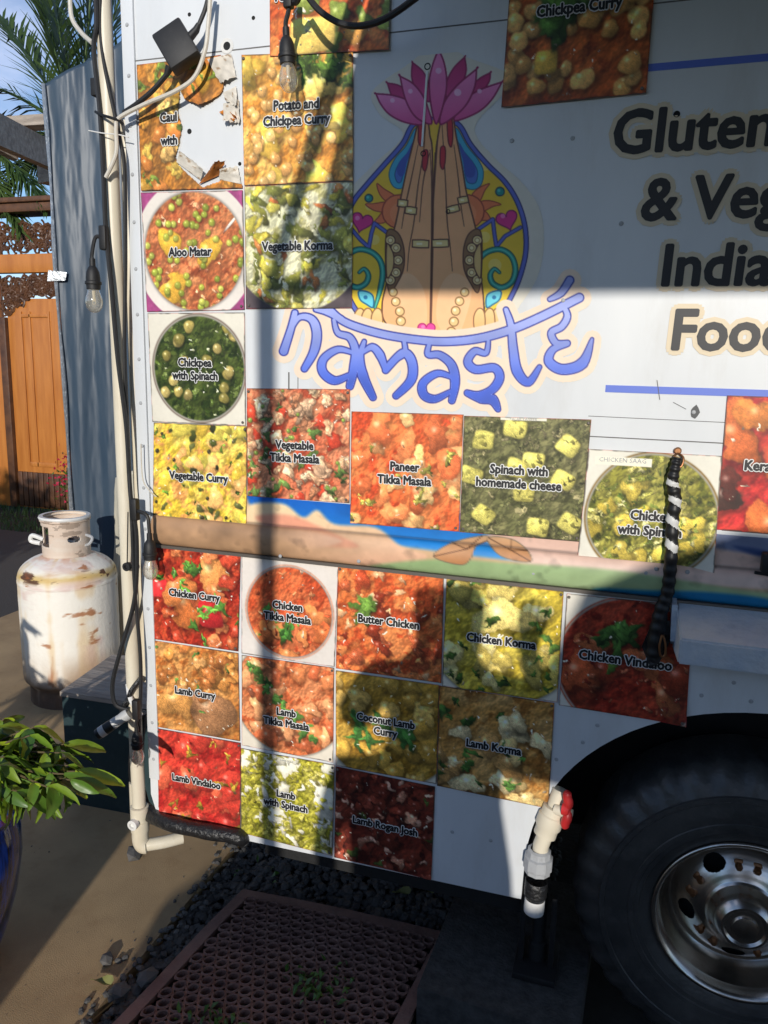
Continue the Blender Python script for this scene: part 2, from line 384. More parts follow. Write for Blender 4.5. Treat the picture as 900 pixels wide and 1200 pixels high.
BR = (168, 74, 28)
def dishes():
    D = {}
    d = Dish(11).base((190, 110, 30), (150, 90, 30), 6); d.florets(16, (.06, .1), [(240, 190, 70), (235, 150, 50), (225, 170, 90)])
    d.many(14, (.05, .08), [(215, 150, 40), (200, 110, 40)], asp=(1, 1.8)); d.herbs(24, .05, (110, 150, 50)); D['cauli'] = d
    d = Dish(12).base((176, 84, 44), (205, 120, 70), 6, (150, 60, 30)).bowl(.51, .5, .49)
    d.many(60, (.008, .02), [(215, 130, 90), (190, 90, 60), (225, 160, 120)], lump=.4, tex=.5)
    d.blob(.27, .42, .10, (232, 172, 40), asp=1.3, ang=1.2, lump=.15); d.blob(.66, .5, .10, (235, 175, 45), asp=1.4, ang=-.9, lump=.25)
    d.blob(.27, .82, .12, (228, 165, 42), asp=1.2, ang=.3, lump=.25)
    d.many(78, (.026, .034), [(150, 160, 45), (135, 150, 40), (165, 170, 60)], lump=.04, shine=.3, tex=.1)
    d.blob(.88, .27, .012, (225, 215, 215), asp=8, ang=-.8, lump=0); d.plate((226, 220, 226), back=(150, 50, 120), rr=.6); D['aloo'] = d
    d = Dish(13).base((36, 50, 14), (62, 78, 26), 8, (20, 34, 8)).bowl(.52, .5, .465)
    d.many(130, (.01, .03), [(58, 78, 24), (36, 54, 14), (92, 112, 48)], lump=.5, tex=.6, shine=.35, dark=.4)
    d.many(17, (.042, .056), [(150, 132, 62), (134, 122, 52), (170, 150, 80)], lump=.08, shine=.45, area=(.12, .1, .9, .9)); d.glints(70, (225, 235, 190)); d.plate((222, 220, 218), rimcol=(110, 95, 90)); D['chickspin'] = d
    d = Dish(14).base((228, 184, 40), (240, 205, 80), 6, (236, 150, 70)); d.many(36, (.04, .09), [(240, 200, 70), (235, 190, 50), (240, 170, 90), (220, 200, 70)], lump=.3, dark=.2, asp=(1, 1.8))
    d.many(22, (.018, .03), [(60, 70, 25), (80, 85, 40), (40, 45, 25)], lump=.2, asp=(1, 2.4), dark=.3); d.many(12, (.015, .022), [(40, 35, 20)], lump=.05)
    d.herbs(12, .03, (90, 150, 40)); d.glints(70); D['vegcurry'] = d
    d = Dish(15).base((232, 152, 54), (240, 180, 84), 5, (214, 126, 36)); d.many(15, (.07, .11), [(246, 200, 70), (240, 185, 60), (250, 210, 100)], asp=(1, 1.6), lump=.22, square=0, tex=.12)
    d.many(46, (.036, .052), [(222, 160, 84), (205, 140, 70), (232, 178, 100)], lump=.12, area=(0, .35, 1, 1), shine=.45)
    d.many(8, (.036, .05), [(222, 160, 84)], lump=.12, area=(0, 0, .4, .4)); d.herbs(12, .075, (66, 110, 30), (.5, .0, 1, .22), 9); d.glints(70); D['potato'] = d
    d = Dish(16).base((200, 202, 168), (216, 216, 186), 5, (176, 172, 110)).bowl(.5, .36, .66); d.many(70, (.02, .05), [(120, 120, 40), (150, 150, 50), (190, 175, 50), (90, 95, 35)], asp=(1.2, 3.2), lump=.25, dark=.4)
    d.many(20, (.02, .035), [(200, 110, 50), (180, 90, 40), (210, 190, 60)], asp=(1, 2), lump=.3); d.many(8, (.05, .07), [(200, 190, 70), (185, 175, 60)], lump=.2)
    d.many(50, (.015, .03), [(215, 210, 170), (120, 130, 45)], lump=.5); d.glints(110); d.plate((235, 233, 232), rimcol=(120, 100, 110), back=(70, 60, 70), rr=.64); D['vkorma'] = d
    d = Dish(17).base((204, 92, 60), (222, 130, 90), 6, (176, 60, 36)); d.many(20, (.03, .07), [(220, 80, 40), (200, 50, 30)], asp=(1, 2), lump=.3)
    d.florets(60, (.035, .065), [(226, 160, 120), (236, 180, 144), (214, 130, 90), (232, 196, 160)]); d.many(24, (.014, .024), [(110, 140, 50)], lump=.08)
    d.herbs(24, .045, (84, 130, 56), k=6); d.glints(90); D['vtikka'] = d
    d = Dish(18).base((228, 84, 36), (236, 120, 60), 5, (214, 60, 26)); d.many(20, (.06, .12), [(240, 120, 64), (236, 100, 50), (240, 150, 90)], lump=.35, asp=(1, 1.7), dark=.25)
    d.many(8, (.05, .08), [(246, 190, 120), (244, 170, 100)], lump=.4, dark=.3); d.herbs(18, .04, (170, 180, 70), k=5); d.glints(60, (250, 200, 170)); D['paneer'] = d
    d = Dish(19).base((84, 86, 50), (108, 106, 66), 9, (60, 62, 34)); d.many(260, (.008, .022), [(100, 102, 60), (70, 74, 40), (128, 120, 84)], lump=.6, tex=.8, dark=.3, shine=.2)
    for (x, y, a) in [(.17, .2, .1), (.42, .1, .15), (.84, .22, .6), (.58, .36, .1), (.82, .50, .4), (.52, .62, 0), (.2, .83, .6), (.65, .9, .1), (.9, .85, .5), (.45, .42, .2), (.08, .5, .3)]:
        d.blob(x, y, .075, (214, 204, 92), asp=1.15, ang=a, lump=.08, square=1, shine=.1, tex=.4, dark=.45)
        d.many(4, (.01, .02), [(120, 115, 50)], area=(x-.06, y-.06, x+.06, y+.06), lump=.5, shine=0, dark=0)
    d.rectlbl(.30, -.01, .66, .03); D['spincheese'] = d
    d = Dish(20).base((112, 110, 30), (150, 146, 56), 8, (70, 76, 20)).bowl(.52, .5, .475); d.many(170, (.012, .035), [(150, 148, 58), (96, 102, 30), (180, 172, 90), (70, 80, 24)], lump=.6, tex=.8, dark=.3)
    d.many(12, (.06, .09), [(206, 180, 60), (190, 165, 50), (215, 190, 80)], lump=.35, tex=.4); d.many(120, (.008, .018), [(60, 86, 26), (100, 116, 40), (190, 186, 120)], lump=.6, tex=.6, dark=.3)
    d.plate((226, 226, 226), rimcol=(120, 90, 40)); d.rectlbl(.06, .055, .49, .115); D['saag'] = d
    d = Dish(21).base((190, 24, 28), (214, 44, 34), 4, (150, 14, 20)); d.many(9, (.1, .16), [(235, 120, 40), (230, 96, 36), (220, 60, 36)], lump=.3, asp=(1, 1.5))
    d.many(5, (.08, .12), [(50, 24, 20), (70, 22, 18)], lump=.3, area=(0, .5, 1, .8)); d.glints(50); D['kerala'] = d
    d = Dish(22).base((170, 30, 18), (200, 60, 30), 5, (120, 18, 12)); d.blob(.42, .62, .2, (205, 96, 40), lump=.2, tex=.4); d.blob(.7, .25, .19, (224, 130, 62), lump=.2, tex=.4)
    d.many(22, (.05, .1), [(206, 80, 40), (190, 50, 30), (222, 110, 60)], lump=.35, tex=.5); d.blob(.68, .66, .13, (196, 24, 30), lump=.15, square=1); d.blob(.12, .45, .1, (205, 30, 36), lump=.2)
    d.blob(.3, .45, .16, (216, 110, 50), lump=.3, tex=.5); d.herbs(16, .07, (84, 170, 54), k=6); d.glints(90); D['ccurry'] = d
    d = Dish(23).base((206, 76, 36), (222, 100, 54), 5, (180, 54, 24)).bowl(.51, .52, .44); d.many(12, (.06, .09), [(215, 96, 44), (226, 120, 60), (200, 76, 36)], lump=.35, asp=(1, 1.6)); d.many(40, (.01, .02), [(226, 130, 80), (190, 60, 30)], lump=.5)
    d.herb(.47, .72, .1, (60, 140, 46), 12); d.herb(.3, .5, .06, (60, 140, 46), 6); d.herbs(10, .02, (80, 140, 50)); d.glints(60); d.plate((222, 216, 224), rimcol=(214, 150, 130)); D['ctikka'] = d
    d = Dish(24).base((214, 88, 36), (228, 120, 60), 5, (190, 60, 24)); d.many(34, (.035, .065), [(130, 34, 16), (160, 50, 24), (190, 76, 40)], lump=.5, tex=.5, asp=(1, 1.8), dark=.3)
    d.many(20, (.02, .05), [(232, 120, 60), (240, 170, 120)], lump=.5, dark=.1); d.herb(.28, .38, .15, (90, 150, 50), 18); d.glints(60); D['butter'] = d
    d = Dish(25).base((196, 168, 36), (214, 190, 60), 5, (176, 150, 30)).bowl(.5, .42, .66); d.many(18, (.07, .12), [(206, 182, 90), (190, 166, 70), (216, 196, 120)], lump=.3, tex=.4, asp=(1, 1.5)); d.blob(.5, .3, .16, (228, 204, 110), lump=.3, tex=.4, asp=1.4)
    d.herbs(22, .05, (60, 110, 36), k=5); d.glints(70); d.plate((222, 220, 214)); D['ckorma'] = d
    d = Dish(26).base((140, 30, 18), (166, 48, 28), 6, (110, 20, 12)).bowl(.55, .58, .58); d.many(9, (.1, .15), [(150, 56, 28), (136, 40, 22), (166, 76, 40)], lump=.35, tex=.4, area=(.05, .3, 1, .95)); d.many(60, (.008, .02), [(190, 90, 60), (120, 26, 16)], lump=.5)
    d.herb(.45, .3, .15, (60, 120, 44), 26); d.herb(.38, .62, .07, (90, 150, 50), 6); d.herb(.32, .34, .1, (50, 100, 36), 10); d.glints(60); d.plate((216, 214, 216), rimcol=(170, 80, 60)); D['cvind'] = d
    d = Dish(27).base((196, 112, 44), (214, 140, 70), 5, (170, 84, 30)); d.blob(.68, .72, .24, (170, 110, 70), lump=.18, tex=.5, asp=1.2); d.blob(.28, .68, .19, (208, 134, 62), lump=.35, tex=.5)
    d.many(22, (.05, .1), [(200, 120, 50), (216, 146, 80), (186, 100, 44)], lump=.4, tex=.5, area=(0, 0, 1, .55)); d.herbs(9, .04, (64, 130, 50), k=4); d.glints(60); D['lcurry'] = d
    d = Dish(28).base((208, 96, 50), (222, 126, 78), 5, (186, 74, 36)).bowl(.52, .4, .6); d.many(22, (.05, .09), [(214, 110, 60), (190, 80, 44), (226, 140, 90)], lump=.3, asp=(1, 2.2)); d.many(8, (.03, .05), [(120, 60, 40)], lump=.3)
    for q in range(14): d.herb(.12+.05*q+.03*math.sin(q*3), .12+.052*q, .07, (70, 134, 50), 6)
    d.glints(50); d.plate((224, 216, 210)); D['ltikka'] = d
    d = Dish(29).base((170, 122, 30), (190, 144, 50), 5, (140, 96, 20)).bowl(.5, .45, .66); d.many(24, (.07, .12), [(186, 140, 48), (170, 124, 40), (200, 156, 70)], lump=.25, tex=.3); d.herbs(4, .12, (56, 130, 50), (0, .5, 1, .7), 9); d.herb(.45, .45, .1, (60, 140, 50), 10); d.glints(70, (230, 215, 170)); d.plate((214, 210, 200)); D['coco'] = d
    d = Dish(30).base((176, 120, 52), (196, 146, 80), 5, (140, 84, 30)); d.many(22, (.07, .12), [(214, 190, 140), (200, 166, 104), (176, 126, 66)], lump=.35, tex=.35); d.herbs(16, .055, (56, 110, 40), k=6); d.glints(70); D['lkorma'] = d
    d = Dish(31).base((196, 34, 28), (214, 50, 36), 5, (166, 20, 20)); d.many(20, (.07, .12), [(206, 44, 34), (190, 34, 30), (220, 76, 50)], lump=.35, tex=.35, dark=.3); d.herbs(16, .05, (176, 150, 40), k=4); d.glints(80, (240, 150, 120)); D['lvind'] = d
    d = Dish(32).base((150, 146, 30), (176, 170, 56), 8, (110, 110, 20)); d.many(14, (.07, .13), [(224, 222, 212)], lump=.5, tex=.1, dark=.2); d.many(180, (.014, .04), [(164, 156, 40), (130, 128, 26), (190, 180, 80)], lump=.6, tex=.6, dark=.35); d.many(30, (.01, .04), [(228, 226, 214)], lump=.6, dark=.2)
    d.blob(.28, .5, .03, (190, 186, 180), asp=4, ang=1.3, lump=.05); d.rectlbl(.40, .035, .6, .07, (215, 215, 205)); D['lspin'] = d
    d = Dish(33).base((84, 22, 16), (116, 38, 26), 5, (50, 12, 10)); d.many(52, (.03, .06), [(140, 52, 38), (86, 26, 18), (190, 116, 92), (112, 36, 24)], lump=.5, tex=.5, asp=(1, 1.8)); d.many(20, (.015, .03), [(206, 150, 130)], lump=.5, dark=.2); d.herbs(6, .05, (60, 90, 34)); d.glints(60); D['rogan'] = d
    d = Dish(34).base((220, 96, 34), (232, 126, 56), 5, (200, 70, 24)); d.many(9, (.05, .1), [(130, 150, 50), (110, 130, 44)], lump=.3, area=(.3, .5, 1, 1)); d.blob(.36, .86, .13, (240, 200, 90), asp=1.5, lump=.05, square=1); d.blob(.72, .86, .07, (226, 150, 60), asp=1.5, ang=-.8); d.glints(110); D['soup'] = d
    d = Dish(35).base((166, 64, 20), (190, 84, 30), 5, (130, 44, 14)); d.many(34, (.05, .075), [(226, 160, 84), (206, 140, 66)], lump=.12, area=(0, .3, 1, 1)); d.blob(.3, .72, .08, (236, 180, 60), square=1, lump=.05); d.blob(.4, .35, .08, (220, 150, 70)); d.many(14, (.05, .07), [(216, 150, 74)], lump=.1, area=(.5, 0, 1, .5)); d.herb(.38, .38, .22, (60, 120, 40), 26); d.glints(60); D['chickpea'] = d
    return D

def grid_mesh(name, P, rgb, m, parent, keep=None):
    """P: (h,w,3) points, rgb: (h,w,3) sRGB 0-255; keep: (h-1,w-1) bool of faces kept"""
    h, wd = P.shape[:2]; o0 = origin(parent); idx = np.arange(h*wd).reshape(h, wd)
    q = np.stack([idx[:-1, :-1], idx[1:, :-1], idx[1:, 1:], idx[:-1, 1:]], -1)
    q = q[keep] if keep is not None else q.reshape(-1, 4)
    used = np.unique(q); remap = np.full(h*wd, -1); remap[used] = np.arange(len(used)); q = remap[q]
    V = (P.reshape(-1, 3)-o0)[used]; cc = np.ones((len(used), 4)); cc[:, :3] = lin(np.clip(rgb.reshape(-1, 3)[used], 0, 255)/255.)
    me = bpy.data.meshes.new(name); nq = len(q)
    me.vertices.add(len(V)); me.vertices.foreach_set('co', V.astype(np.float32).ravel())
    me.loops.add(nq*4); me.loops.foreach_set('vertex_index', q.astype(np.int32).ravel())
    me.polygons.add(nq); me.polygons.foreach_set('loop_start', np.arange(0, nq*4, 4, dtype=np.int32))
    at = me.attributes.new('Col', 'FLOAT_COLOR', 'POINT'); at.data.foreach_set('color', cc.astype(np.float32).ravel())
    me.update(calc_edges=True); me.validate()
    return link(name, me, m, parent)

class Ink:
    """signed-distance painter on a wall grid; shapes are given in its own drawing coordinates"""
    def __init__(s, X, Y, res): s.X, s.Y = X, Y; s.I = np.zeros(X.shape+(3,)); s.A = np.zeros(X.shape); s.aa = res
    def _seg(s, X, Y, P, closed, w=None):
        n = len(P); best = np.full(X.shape, 1e9)
        for i in range(n if closed else n-1):
            a = P[i]; b = P[(i+1) % n]; d = b-a; L2 = float(d @ d)+1e-12
            t = np.clip(((X-a[0])*d[0]+(Y-a[1])*d[1])/L2, 0, 1)
            q = np.hypot(X-a[0]-t*d[0], Y-a[1]-t*d[1])
            if w is not None: q = q-(w[i]+(w[(i+1) % n]-w[i])*t)
            best = np.minimum(best, q)
        return best
    def _win(s, P, pad):
        P = np.array(P); x0, y0 = P.min(0)-pad; x1, y1 = P.max(0)+pad
        m = (s.X >= x0) & (s.X <= x1) & (s.Y >= y0) & (s.Y <= y1)
        ys = np.where(m.any(1))[0]; xs = np.where(m.any(0))[0]
        if len(ys) == 0 or len(xs) == 0: return None
        return slice(ys[0], ys[-1]+1), slice(xs[0], xs[-1]+1)
    def _put(s, wn, m, col, col2=None, g=None):
        c = np.array(col, dtype=float)
        if col2 is not None: c = c*(1-g[..., None])+np.array(col2, dtype=float)*g[..., None]
        I = s.I[wn]; A = s.A[wn]; I[:] = I*(1-m[..., None])+c*m[..., None]; A[:] = np.maximum(A, m)
    def fill(s, pts, col, smooth=True, k=6, col2=None, axis='y', line=None, lw=1.5, grow=0., alpha=1.):
        P = [np.array(p, dtype=float) for p in (spline(pts, k, True) if smooth else pts)]
        wn = s._win(P, 8+lw+grow)
        if wn is None: return
        X, Y = s.X[wn], s.Y[wn]; ins = np.zeros(X.shape, bool); n = len(P)
        for i in range(n):
            a, b = P[i], P[(i+1) % n]
            if a[1] == b[1]: continue
            c = ((a[1] > Y) != (b[1] > Y)) & (X < (b[0]-a[0])*(Y-a[1])/(b[1]-a[1])+a[0]); ins ^= c
        d = s._seg(X, Y, P, True); sd = np.where(ins, -d, d)-grow
        g = None
        if col2 is not None:
            A = np.array(P); lo, hi = (A[:, 1].min(), A[:, 1].max()) if axis == 'y' else (A[:, 0].min(), A[:, 0].max())
            g = np.clip(((Y if axis == 'y' else X)-lo)/(hi-lo), 0, 1)
            if axis == 'in': g = np.clip(-sd/(-sd.min()+1e-6), 0, 1)
        s._put(wn, alpha*(1-sst(-s.aa, s.aa, sd)), col, col2, g)
        if line is not None: s._put(wn, 1-sst(-s.aa, s.aa, d-lw), line)
    def stroke(s, pts, wd, col, smooth=True, closed=False, k=6):
        P = spline(pts, k, closed) if smooth else [np.array(p, dtype=float) for p in pts]
        n = len(P)
        if hasattr(wd, '__len__'): wl = np.interp(np.linspace(0, 1, n), np.linspace(0, 1, len(wd)), wd)
        else: wl = np.full(n, float(wd))
        wn = s._win(P, 8+wl.max())
        if wn is None: return
        d = s._seg(s.X[wn], s.Y[wn], P, closed, wl)
        s._put(wn, 1-sst(-s.aa, s.aa, d), col)
    def disc(s, x, y, r, col, line=None, lw=1.5, ry=None):
        ry = ry or r
        a = np.linspace(0, 2*PI, 22)[:-1]; s.fill([(x+r*math.cos(t), y+ry*math.sin(t)) for t in a], col, False, line=line, lw=lw)

def text_mesh(body, size, offset, shear=0., res=3, align='CENTER', extrude=0.):
    cu = bpy.data.curves.new('t', 'FONT'); cu.body = body; cu.size = size; cu.offset = offset; cu.shear = shear
    cu.align_x = align; cu.resolution_u = res; cu.fill_mode = 'FRONT'; cu.extrude = extrude; cu.space_line = .92
    ob = bpy.data.objects.new('t', cu); COL.objects.link(ob)
    me = bpy.data.meshes.new_from_object(ob); bpy.data.objects.remove(ob); bpy.data.curves.remove(cu)
    return me
def wall_text(name, body, x, z, size, grow, m, parent, y, shear=0., align='CENTER', rot=0., sx=1., sz=1., res=3, copies=12):
    # the built-in face is light: the stroke is thickened by laying copies round a small circle, each a hair in front of the last
    me = text_mesh(body, size, 0, shear, res, align); o0 = origin(parent)
    n = len(me.vertices); c = np.empty(n*3, np.float32); me.vertices.foreach_get('co', c); c = c.reshape(-1, 3)
    F = [tuple(p.vertices) for p in me.polygons]; bpy.data.meshes.remove(me)
    u = c[:, 0]*sx; v = c[:, 1]*sz; ca, sa = math.cos(rot), math.sin(rot); V = []; FF = []
    rings = [(0, 0)]+([(grow*math.cos(2*PI*k/copies), grow*math.sin(2*PI*k/copies)) for k in range(copies)] if grow > 0 else [])
    if grow > .006: rings += [(grow*.5*math.cos(2*PI*k/6), grow*.5*math.sin(2*PI*k/6)) for k in range(6)]
    for k, (du, dv) in enumerate(rings):
        P = np.stack([x+(u+du)*ca-(v+dv)*sa, np.full(n, y-.00005*k), z+(u+du)*sa+(v+dv)*ca], 1)-o0
        V += P.tolist(); FF += [tuple(i+k*n for i in f) for f in F]
    me = bpy.data.meshes.new(name); me.from_pydata(V, [], FF); me.update()
    return link(name, me, m, parent, smooth=False)
random.seed(4)
INKB = M['ink'] = mat('caption_black', (.012, .012, .014), .5)
M['inkw'] = mat('caption_white', (.78, .78, .76), .5)
M['letter'] = mat('vinyl_letter_black', (.012, .012, .016), .5)
M['halo'] = mat('letter_cream_edge', (.72, .60, .42), .5)
M['stripe'] = mat('blue_stripe', (.10, .17, .62), .45)
M['seam'] = mat('seam_gap', (.14, .135, .13), .8)
M['screw'] = mat('dull_screw', (.16, .14, .12), .5, .5)
# ================================================================ GROUND
gb = MB(); gb.add([(-400, -400, -.06), (400, -400, -.06), (400, 400, -.06), (-400, 400, -.06)], [(0, 1, 2, 3)])
tag(gb.build('ground', M['soil'], smooth=False), kind='structure')
# concrete slab: its right edge runs straight toward the viewer
sb = MB(); sb.prism([(-1.287-.0171*k, y, -.05) for k, y in [(0, -6.)]] + [(-1.302, .43, -.05), (-1.32, 4., -.05), (-4.1, 4., -.05), (-4.1, -6., -.05)], (0, 0, .05))
tag(sb.build('concrete_slab', M['concrete'], smooth=False), kind='structure')
rb = MB(); rb.box((-30, -6, -.05), (-4.104, 4.4, -.004)); tag(rb.build('driveway', M['asphalt'], smooth=False), kind='structure')
rb = MB(); rb.add([(-30, 4.4, -.03), (2, 4.4, -.03), (2, 20, -.03), (-30, 20, -.03)], [(0, 1, 2, 3)]); tag(rb.build('lawn_soil', M['soil'], smooth=False), kind='structure')
gr = MB(); rs = np.random.RandomState(5)
for i in range(9000):
    x = -9.5+5.6*rs.rand(); y = 4.45+2.2*rs.rand(); h = .03+.07*rs.rand(); a = rs.rand()*PI; dx, dy = .006*math.cos(a), .006*math.sin(a)
    l = (rs.rand(2)-.5)*.06
    gr.add([(x-dx, y-dy, -.03), (x+dx, y+dy, -.03), (x+l[0], y+l[1], -.03+h)], [(0, 1, 2)])
tag(gr.build('grass', M['grass'], smooth=False), kind='stuff')

# gravel: thousands of low stones, one object
ico = bmesh.new(); bmesh.ops.create_icosphere(ico, subdivisions=1, radius=1.); icv = np.array([v.co[:] for v in ico.verts]); icf = [[v.index for v in f.verts] for f in ico.faces]; ico.free()
gv = MB()
def stone(mb, x, y, z, r):
    R = np.array(Matrix.Rotation(rs.rand()*6, 3, 'X') @ Matrix.Rotation(rs.rand()*6, 3, 'Z'))
    v = icv*(1+.28*(rs.rand(12, 1)-.5))*np.array([r*1.25, r, r*.68])
    q = np.array(Matrix.Rotation((rs.rand()-.5)*1.2, 3, 'Y') @ Matrix.Rotation(rs.rand()*6, 3, 'Z'))
    mb.add((v @ q.T)+np.array([x, y, z]), icf)
for i in range(9500):
    x = -1.285+1.15*rs.rand()**1.15; y = -1.0+1.9*rs.rand(); 
    if x > -1.1 and y < .1 and rs.rand() < .75: continue
    stone(gv, x, y, -.045+.022*rs.rand(), .008+.012*rs.rand()**1.5)
for i in range(150): stone(gv, -1.29+.03*rs.randn(), -.9+1.3*rs.rand(), .003, .006+.006*rs.rand())
tag(gv.build('gravel', M['stone'], smooth=False), kind='stuff')
gt_ = MB()
for i in range(420): stone(gt_, -3.2+1.9*rs.rand(), -.9+2.6*rs.rand(), .0015, .0012+.0022*rs.rand()**3)
tag(gt_.build('grit', M['stone'], smooth=False), kind='stuff')
# a few loose big stones by the slab edge
for i, (px, py, r) in enumerate([(157, 1003, .032), (172, 1150, .03), (140, 1165, .026), (125, 1128, .022)]):
    p = G(px, py, 0); b = MB(); stone(b, p[0], p[1], .012, r)
    o = b.build('stone', M['stone'], smooth=False)
    tag(o, ['dark rounded stone beside the slab edge, topmost of the loose ones', 'grey loose stone lying low beside the rubber mat corner', 'largest pale stone near the bottom of the gravel strip', 'small grey stone between slab and mat border'][i], 'stone', 'loose stones on the gravel strip')

# rubber mat with round holes
A = np.array([-1.148, .173, 0.]); Bm = np.array([-.415, .209, 0.]); D_ = np.array([-1.262, -.80, 0.])
mu = (Bm-A)/np.linalg.norm(Bm-A); mv = (D_-A)/np.linalg.norm(D_-A); Lw = .735; Lh = .98
mroot = root('rubber_mat', (-.8, -.2, 0), 'brown perforated rubber mat with round holes lying on the gravel', 'mat')
mz = lambda u, v: .004+.006*math.sin(5*u+3*v)+.004*math.sin(9*v)
def mp3(u, v, z): p = A+mu*u+mv*v; return (p[0], p[1], mz(u, v)+z)
bd = .035; pitch = .041; hp = pitch*.866
cols = int((Lw-2*bd)/pitch); rows = int((Lh-2*bd)/hp); ox = bd+(Lw-2*bd-cols*pitch)/2
body = MB(); ringsm = MB()
K = 12
for r in range(rows):
    for c in range(cols if r % 2 == 0 else cols-1):
        cu = ox+pitch*(c+.5+(.5 if r % 2 else 0)); cv = bd+hp*(r+.5)
        hexa = []; circ = []; circ2 = []
        for k in range(K):
            a = 2*PI*k/K+PI/6
            # hexagon radius at this angle
            hr = (pitch/2)/math.cos(((a-0) % (PI/3))-PI/6) * 1.0
            aa = a
            hexa.append(mp3(cu+hr*math.cos(aa), cv+hr*math.sin(aa), .006)); circ.append(mp3(cu+.0142*math.cos(aa), cv+.0142*math.sin(aa), .006)); circ2.append(mp3(cu+.0142*math.cos(aa), cv+.0142*math.sin(aa), -.012))
        body.add(hexa+circ+circ2, [(k, (k+1) % K, K+(k+1) % K, K+k) for k in range(K)]+[(K+k, K+(k+1) % K, 2*K+(k+1) % K, 2*K+k) for k in range(K)])
        # raised lip
        R1 = [mp3(cu+.0145*math.cos(2*PI*k/K), cv+.0145*math.sin(2*PI*k/K), .0065) for k in range(K)]; R2 = [mp3(cu+.016*math.cos(2*PI*k/K), cv+.016*math.sin(2*PI*k/K), .0105) for k in range(K)]; R3 = [mp3(cu+.0178*math.cos(2*PI*k/K), cv+.0178*math.sin(2*PI*k/K), .0065) for k in range(K)]
        ringsm.add(R1+R2+R3, [(k, (k+1) % K, K+(k+1) % K, K+k) for k in range(K)]+[(K+k, K+(k+1) % K, 2*K+(k+1) % K, 2*K+k) for k in range(K)])
bo = body.build('mat_web', M['mat'], mroot, smooth=False); tag(bo, kind='stuff')
ro = ringsm.build('hole_rims', M['mat'], mroot, smooth=True, sharp=False); tag(ro, kind='stuff')
def strip(u0, v0, u1, v1):
    s = MB(); n = 14; long_u = (u1-u0) > (v1-v0); vs = []
    for i in range(n+1):
        t = i/n
        if long_u: e = [(u0+(u1-u0)*t, v0), (u0+(u1-u0)*t, v1)]
        else: e = [(u0, v0+(v1-v0)*t), (u1, v0+(v1-v0)*t)]
        vs += [mp3(*e[0], -.012), mp3(*e[0], .0075), mp3(*e[1], .0075), mp3(*e[1], -.012)]
    fs = []
    for i in range(n):
        for j in range(3): fs.append((4*i+j, 4*i+j+1, 4*i+4+j+1, 4*i+4+j))
    s.add(vs, fs); return s
strip(0, 0, Lw, ox*.98).build('mat_border', M['mat'], mroot); strip(0, ox*.98, ox, Lh).build('mat_border', M['mat'], mroot)
strip(Lw-ox, ox*.98, Lw, Lh).build('mat_border', M['mat'], mroot)
# weeds through the mat
wd = MB()
for cx, cy, n in [(-.75, -.13, 60), (-.95, -.35, 40), (-.7, -.35, 30), (-1.15, .28, 8)]:
    for i in range(n):
        x = cx+.05*rs.randn(); y = cy+.035*rs.randn(); a = rs.rand()*6.3; l = .012+.02*rs.rand()
        wd.add([(x, y, .008), (x+l*.5*math.cos(a+.5), y+l*.5*math.sin(a+.5), .02+.01*rs.rand()), (x+l*math.cos(a), y+l*math.sin(a), .014+.02*rs.rand()), (x+l*.5*math.cos(a-.5), y+l*.5*math.sin(a-.5), .02)], [(0, 1, 2, 3)])
tag(wd.build('weeds', M['leafold'], smooth=False), kind='stuff')
# fallen leaves
for i, (px, py, a) in enumerate([(120, 1155, .3), (420, 985, .1), (470, 1050, .5), (500, 1045, -.3)]):
    p = G(px, py, 0.); b = MB(); u = np.array([math.cos(a), math.sin(a), 0]); v = np.array([-math.sin(a), math.cos(a), 0])
    ring = [p+u*.035*math.cos(t)+v*.013*math.sin(t)+np.array([0, 0, .02+.01*math.sin(2*t)]) for t in np.linspace(0, 2*PI, 11)[:-1]]
    b.add(ring+[p+np.array([0, 0, .012])], [(k, (k+1) % 10, 10) for k in range(10)])
    tag(b.build('fallen_leaf', M['palmdry'], smooth=True), ['yellowed leaf lying on the gravel strip at the slab edge', 'dry leaf lying under the truck behind the left part of the mat', 'dry leaf under the truck near the concrete block', 'curled dry leaf right beside the concrete block'][i], 'leaf', 'fallen leaves on the gravel')

# ================================================================ FOOD TRUCK
T = root('food_truck', (.8, .02, 0), 'white food truck side with painted lotus hands emblem, lettering and dark wheel', 'food truck')
ARC = []
for k in range(0, 41):
    t = PI*(1-k/40)
    ARC.append((.415+.60*math.cos(t), .42+.575*max(0, math.sin(t))**.92))
ARC[0] = (-.187, .345)
prof = [(-1.383, 3.02), (-1.383, .42), (-1.36, .345), (-1.30, .332)]+[(-1.1, .330), (-.7, .338), (-.187, .345)]+[a for a in ARC if a[1] > .36]+[(1.02, .345), (3.2, .345), (3.2, 3.02)]
pb = MB(); pb.prism([(x, .0, z) for x, z in prof], (0, .028, 0)); pb.build('side_panel', M['panel'], T, smooth=False)
# inner lip of wheel arch + wheel well
lip = MB(); vs = []; fs = []
for i, (x, z) in enumerate(ARC): vs += [(x, .0285, z), (x, .36, z)]
for i in range(len(ARC)-1): fs.append((2*i, 2*i+1, 2*i+3, 2*i+2))
lip.add(vs, fs).build('wheel_well', M['void'], T)
bk = MB(); bk.box((-1.30, .40, .36), (3.2, .44, 1.05)); bk.build('inner_wall', M['void'], T, smooth=False)
eb = MB(); eb.box((-1.384, .03, .42), (-1.36, 2.3, 3.0)); eb.build('end_wall', M['panel'], T, smooth=False)
fb = MB(); fb.box((-1.35, .45, .33), (3.2, 2.3, .42)); fb.box((-1.355, .031, .40), (-.19, .45, .43)); fb.build('floor_frame', M['void'], T, smooth=False)
rf = MB(); rf.box((-1.384, -.0, 3.022), (3.2, 2.3, 3.07)); rf.build('roof', M['panel'], T, smooth=False)
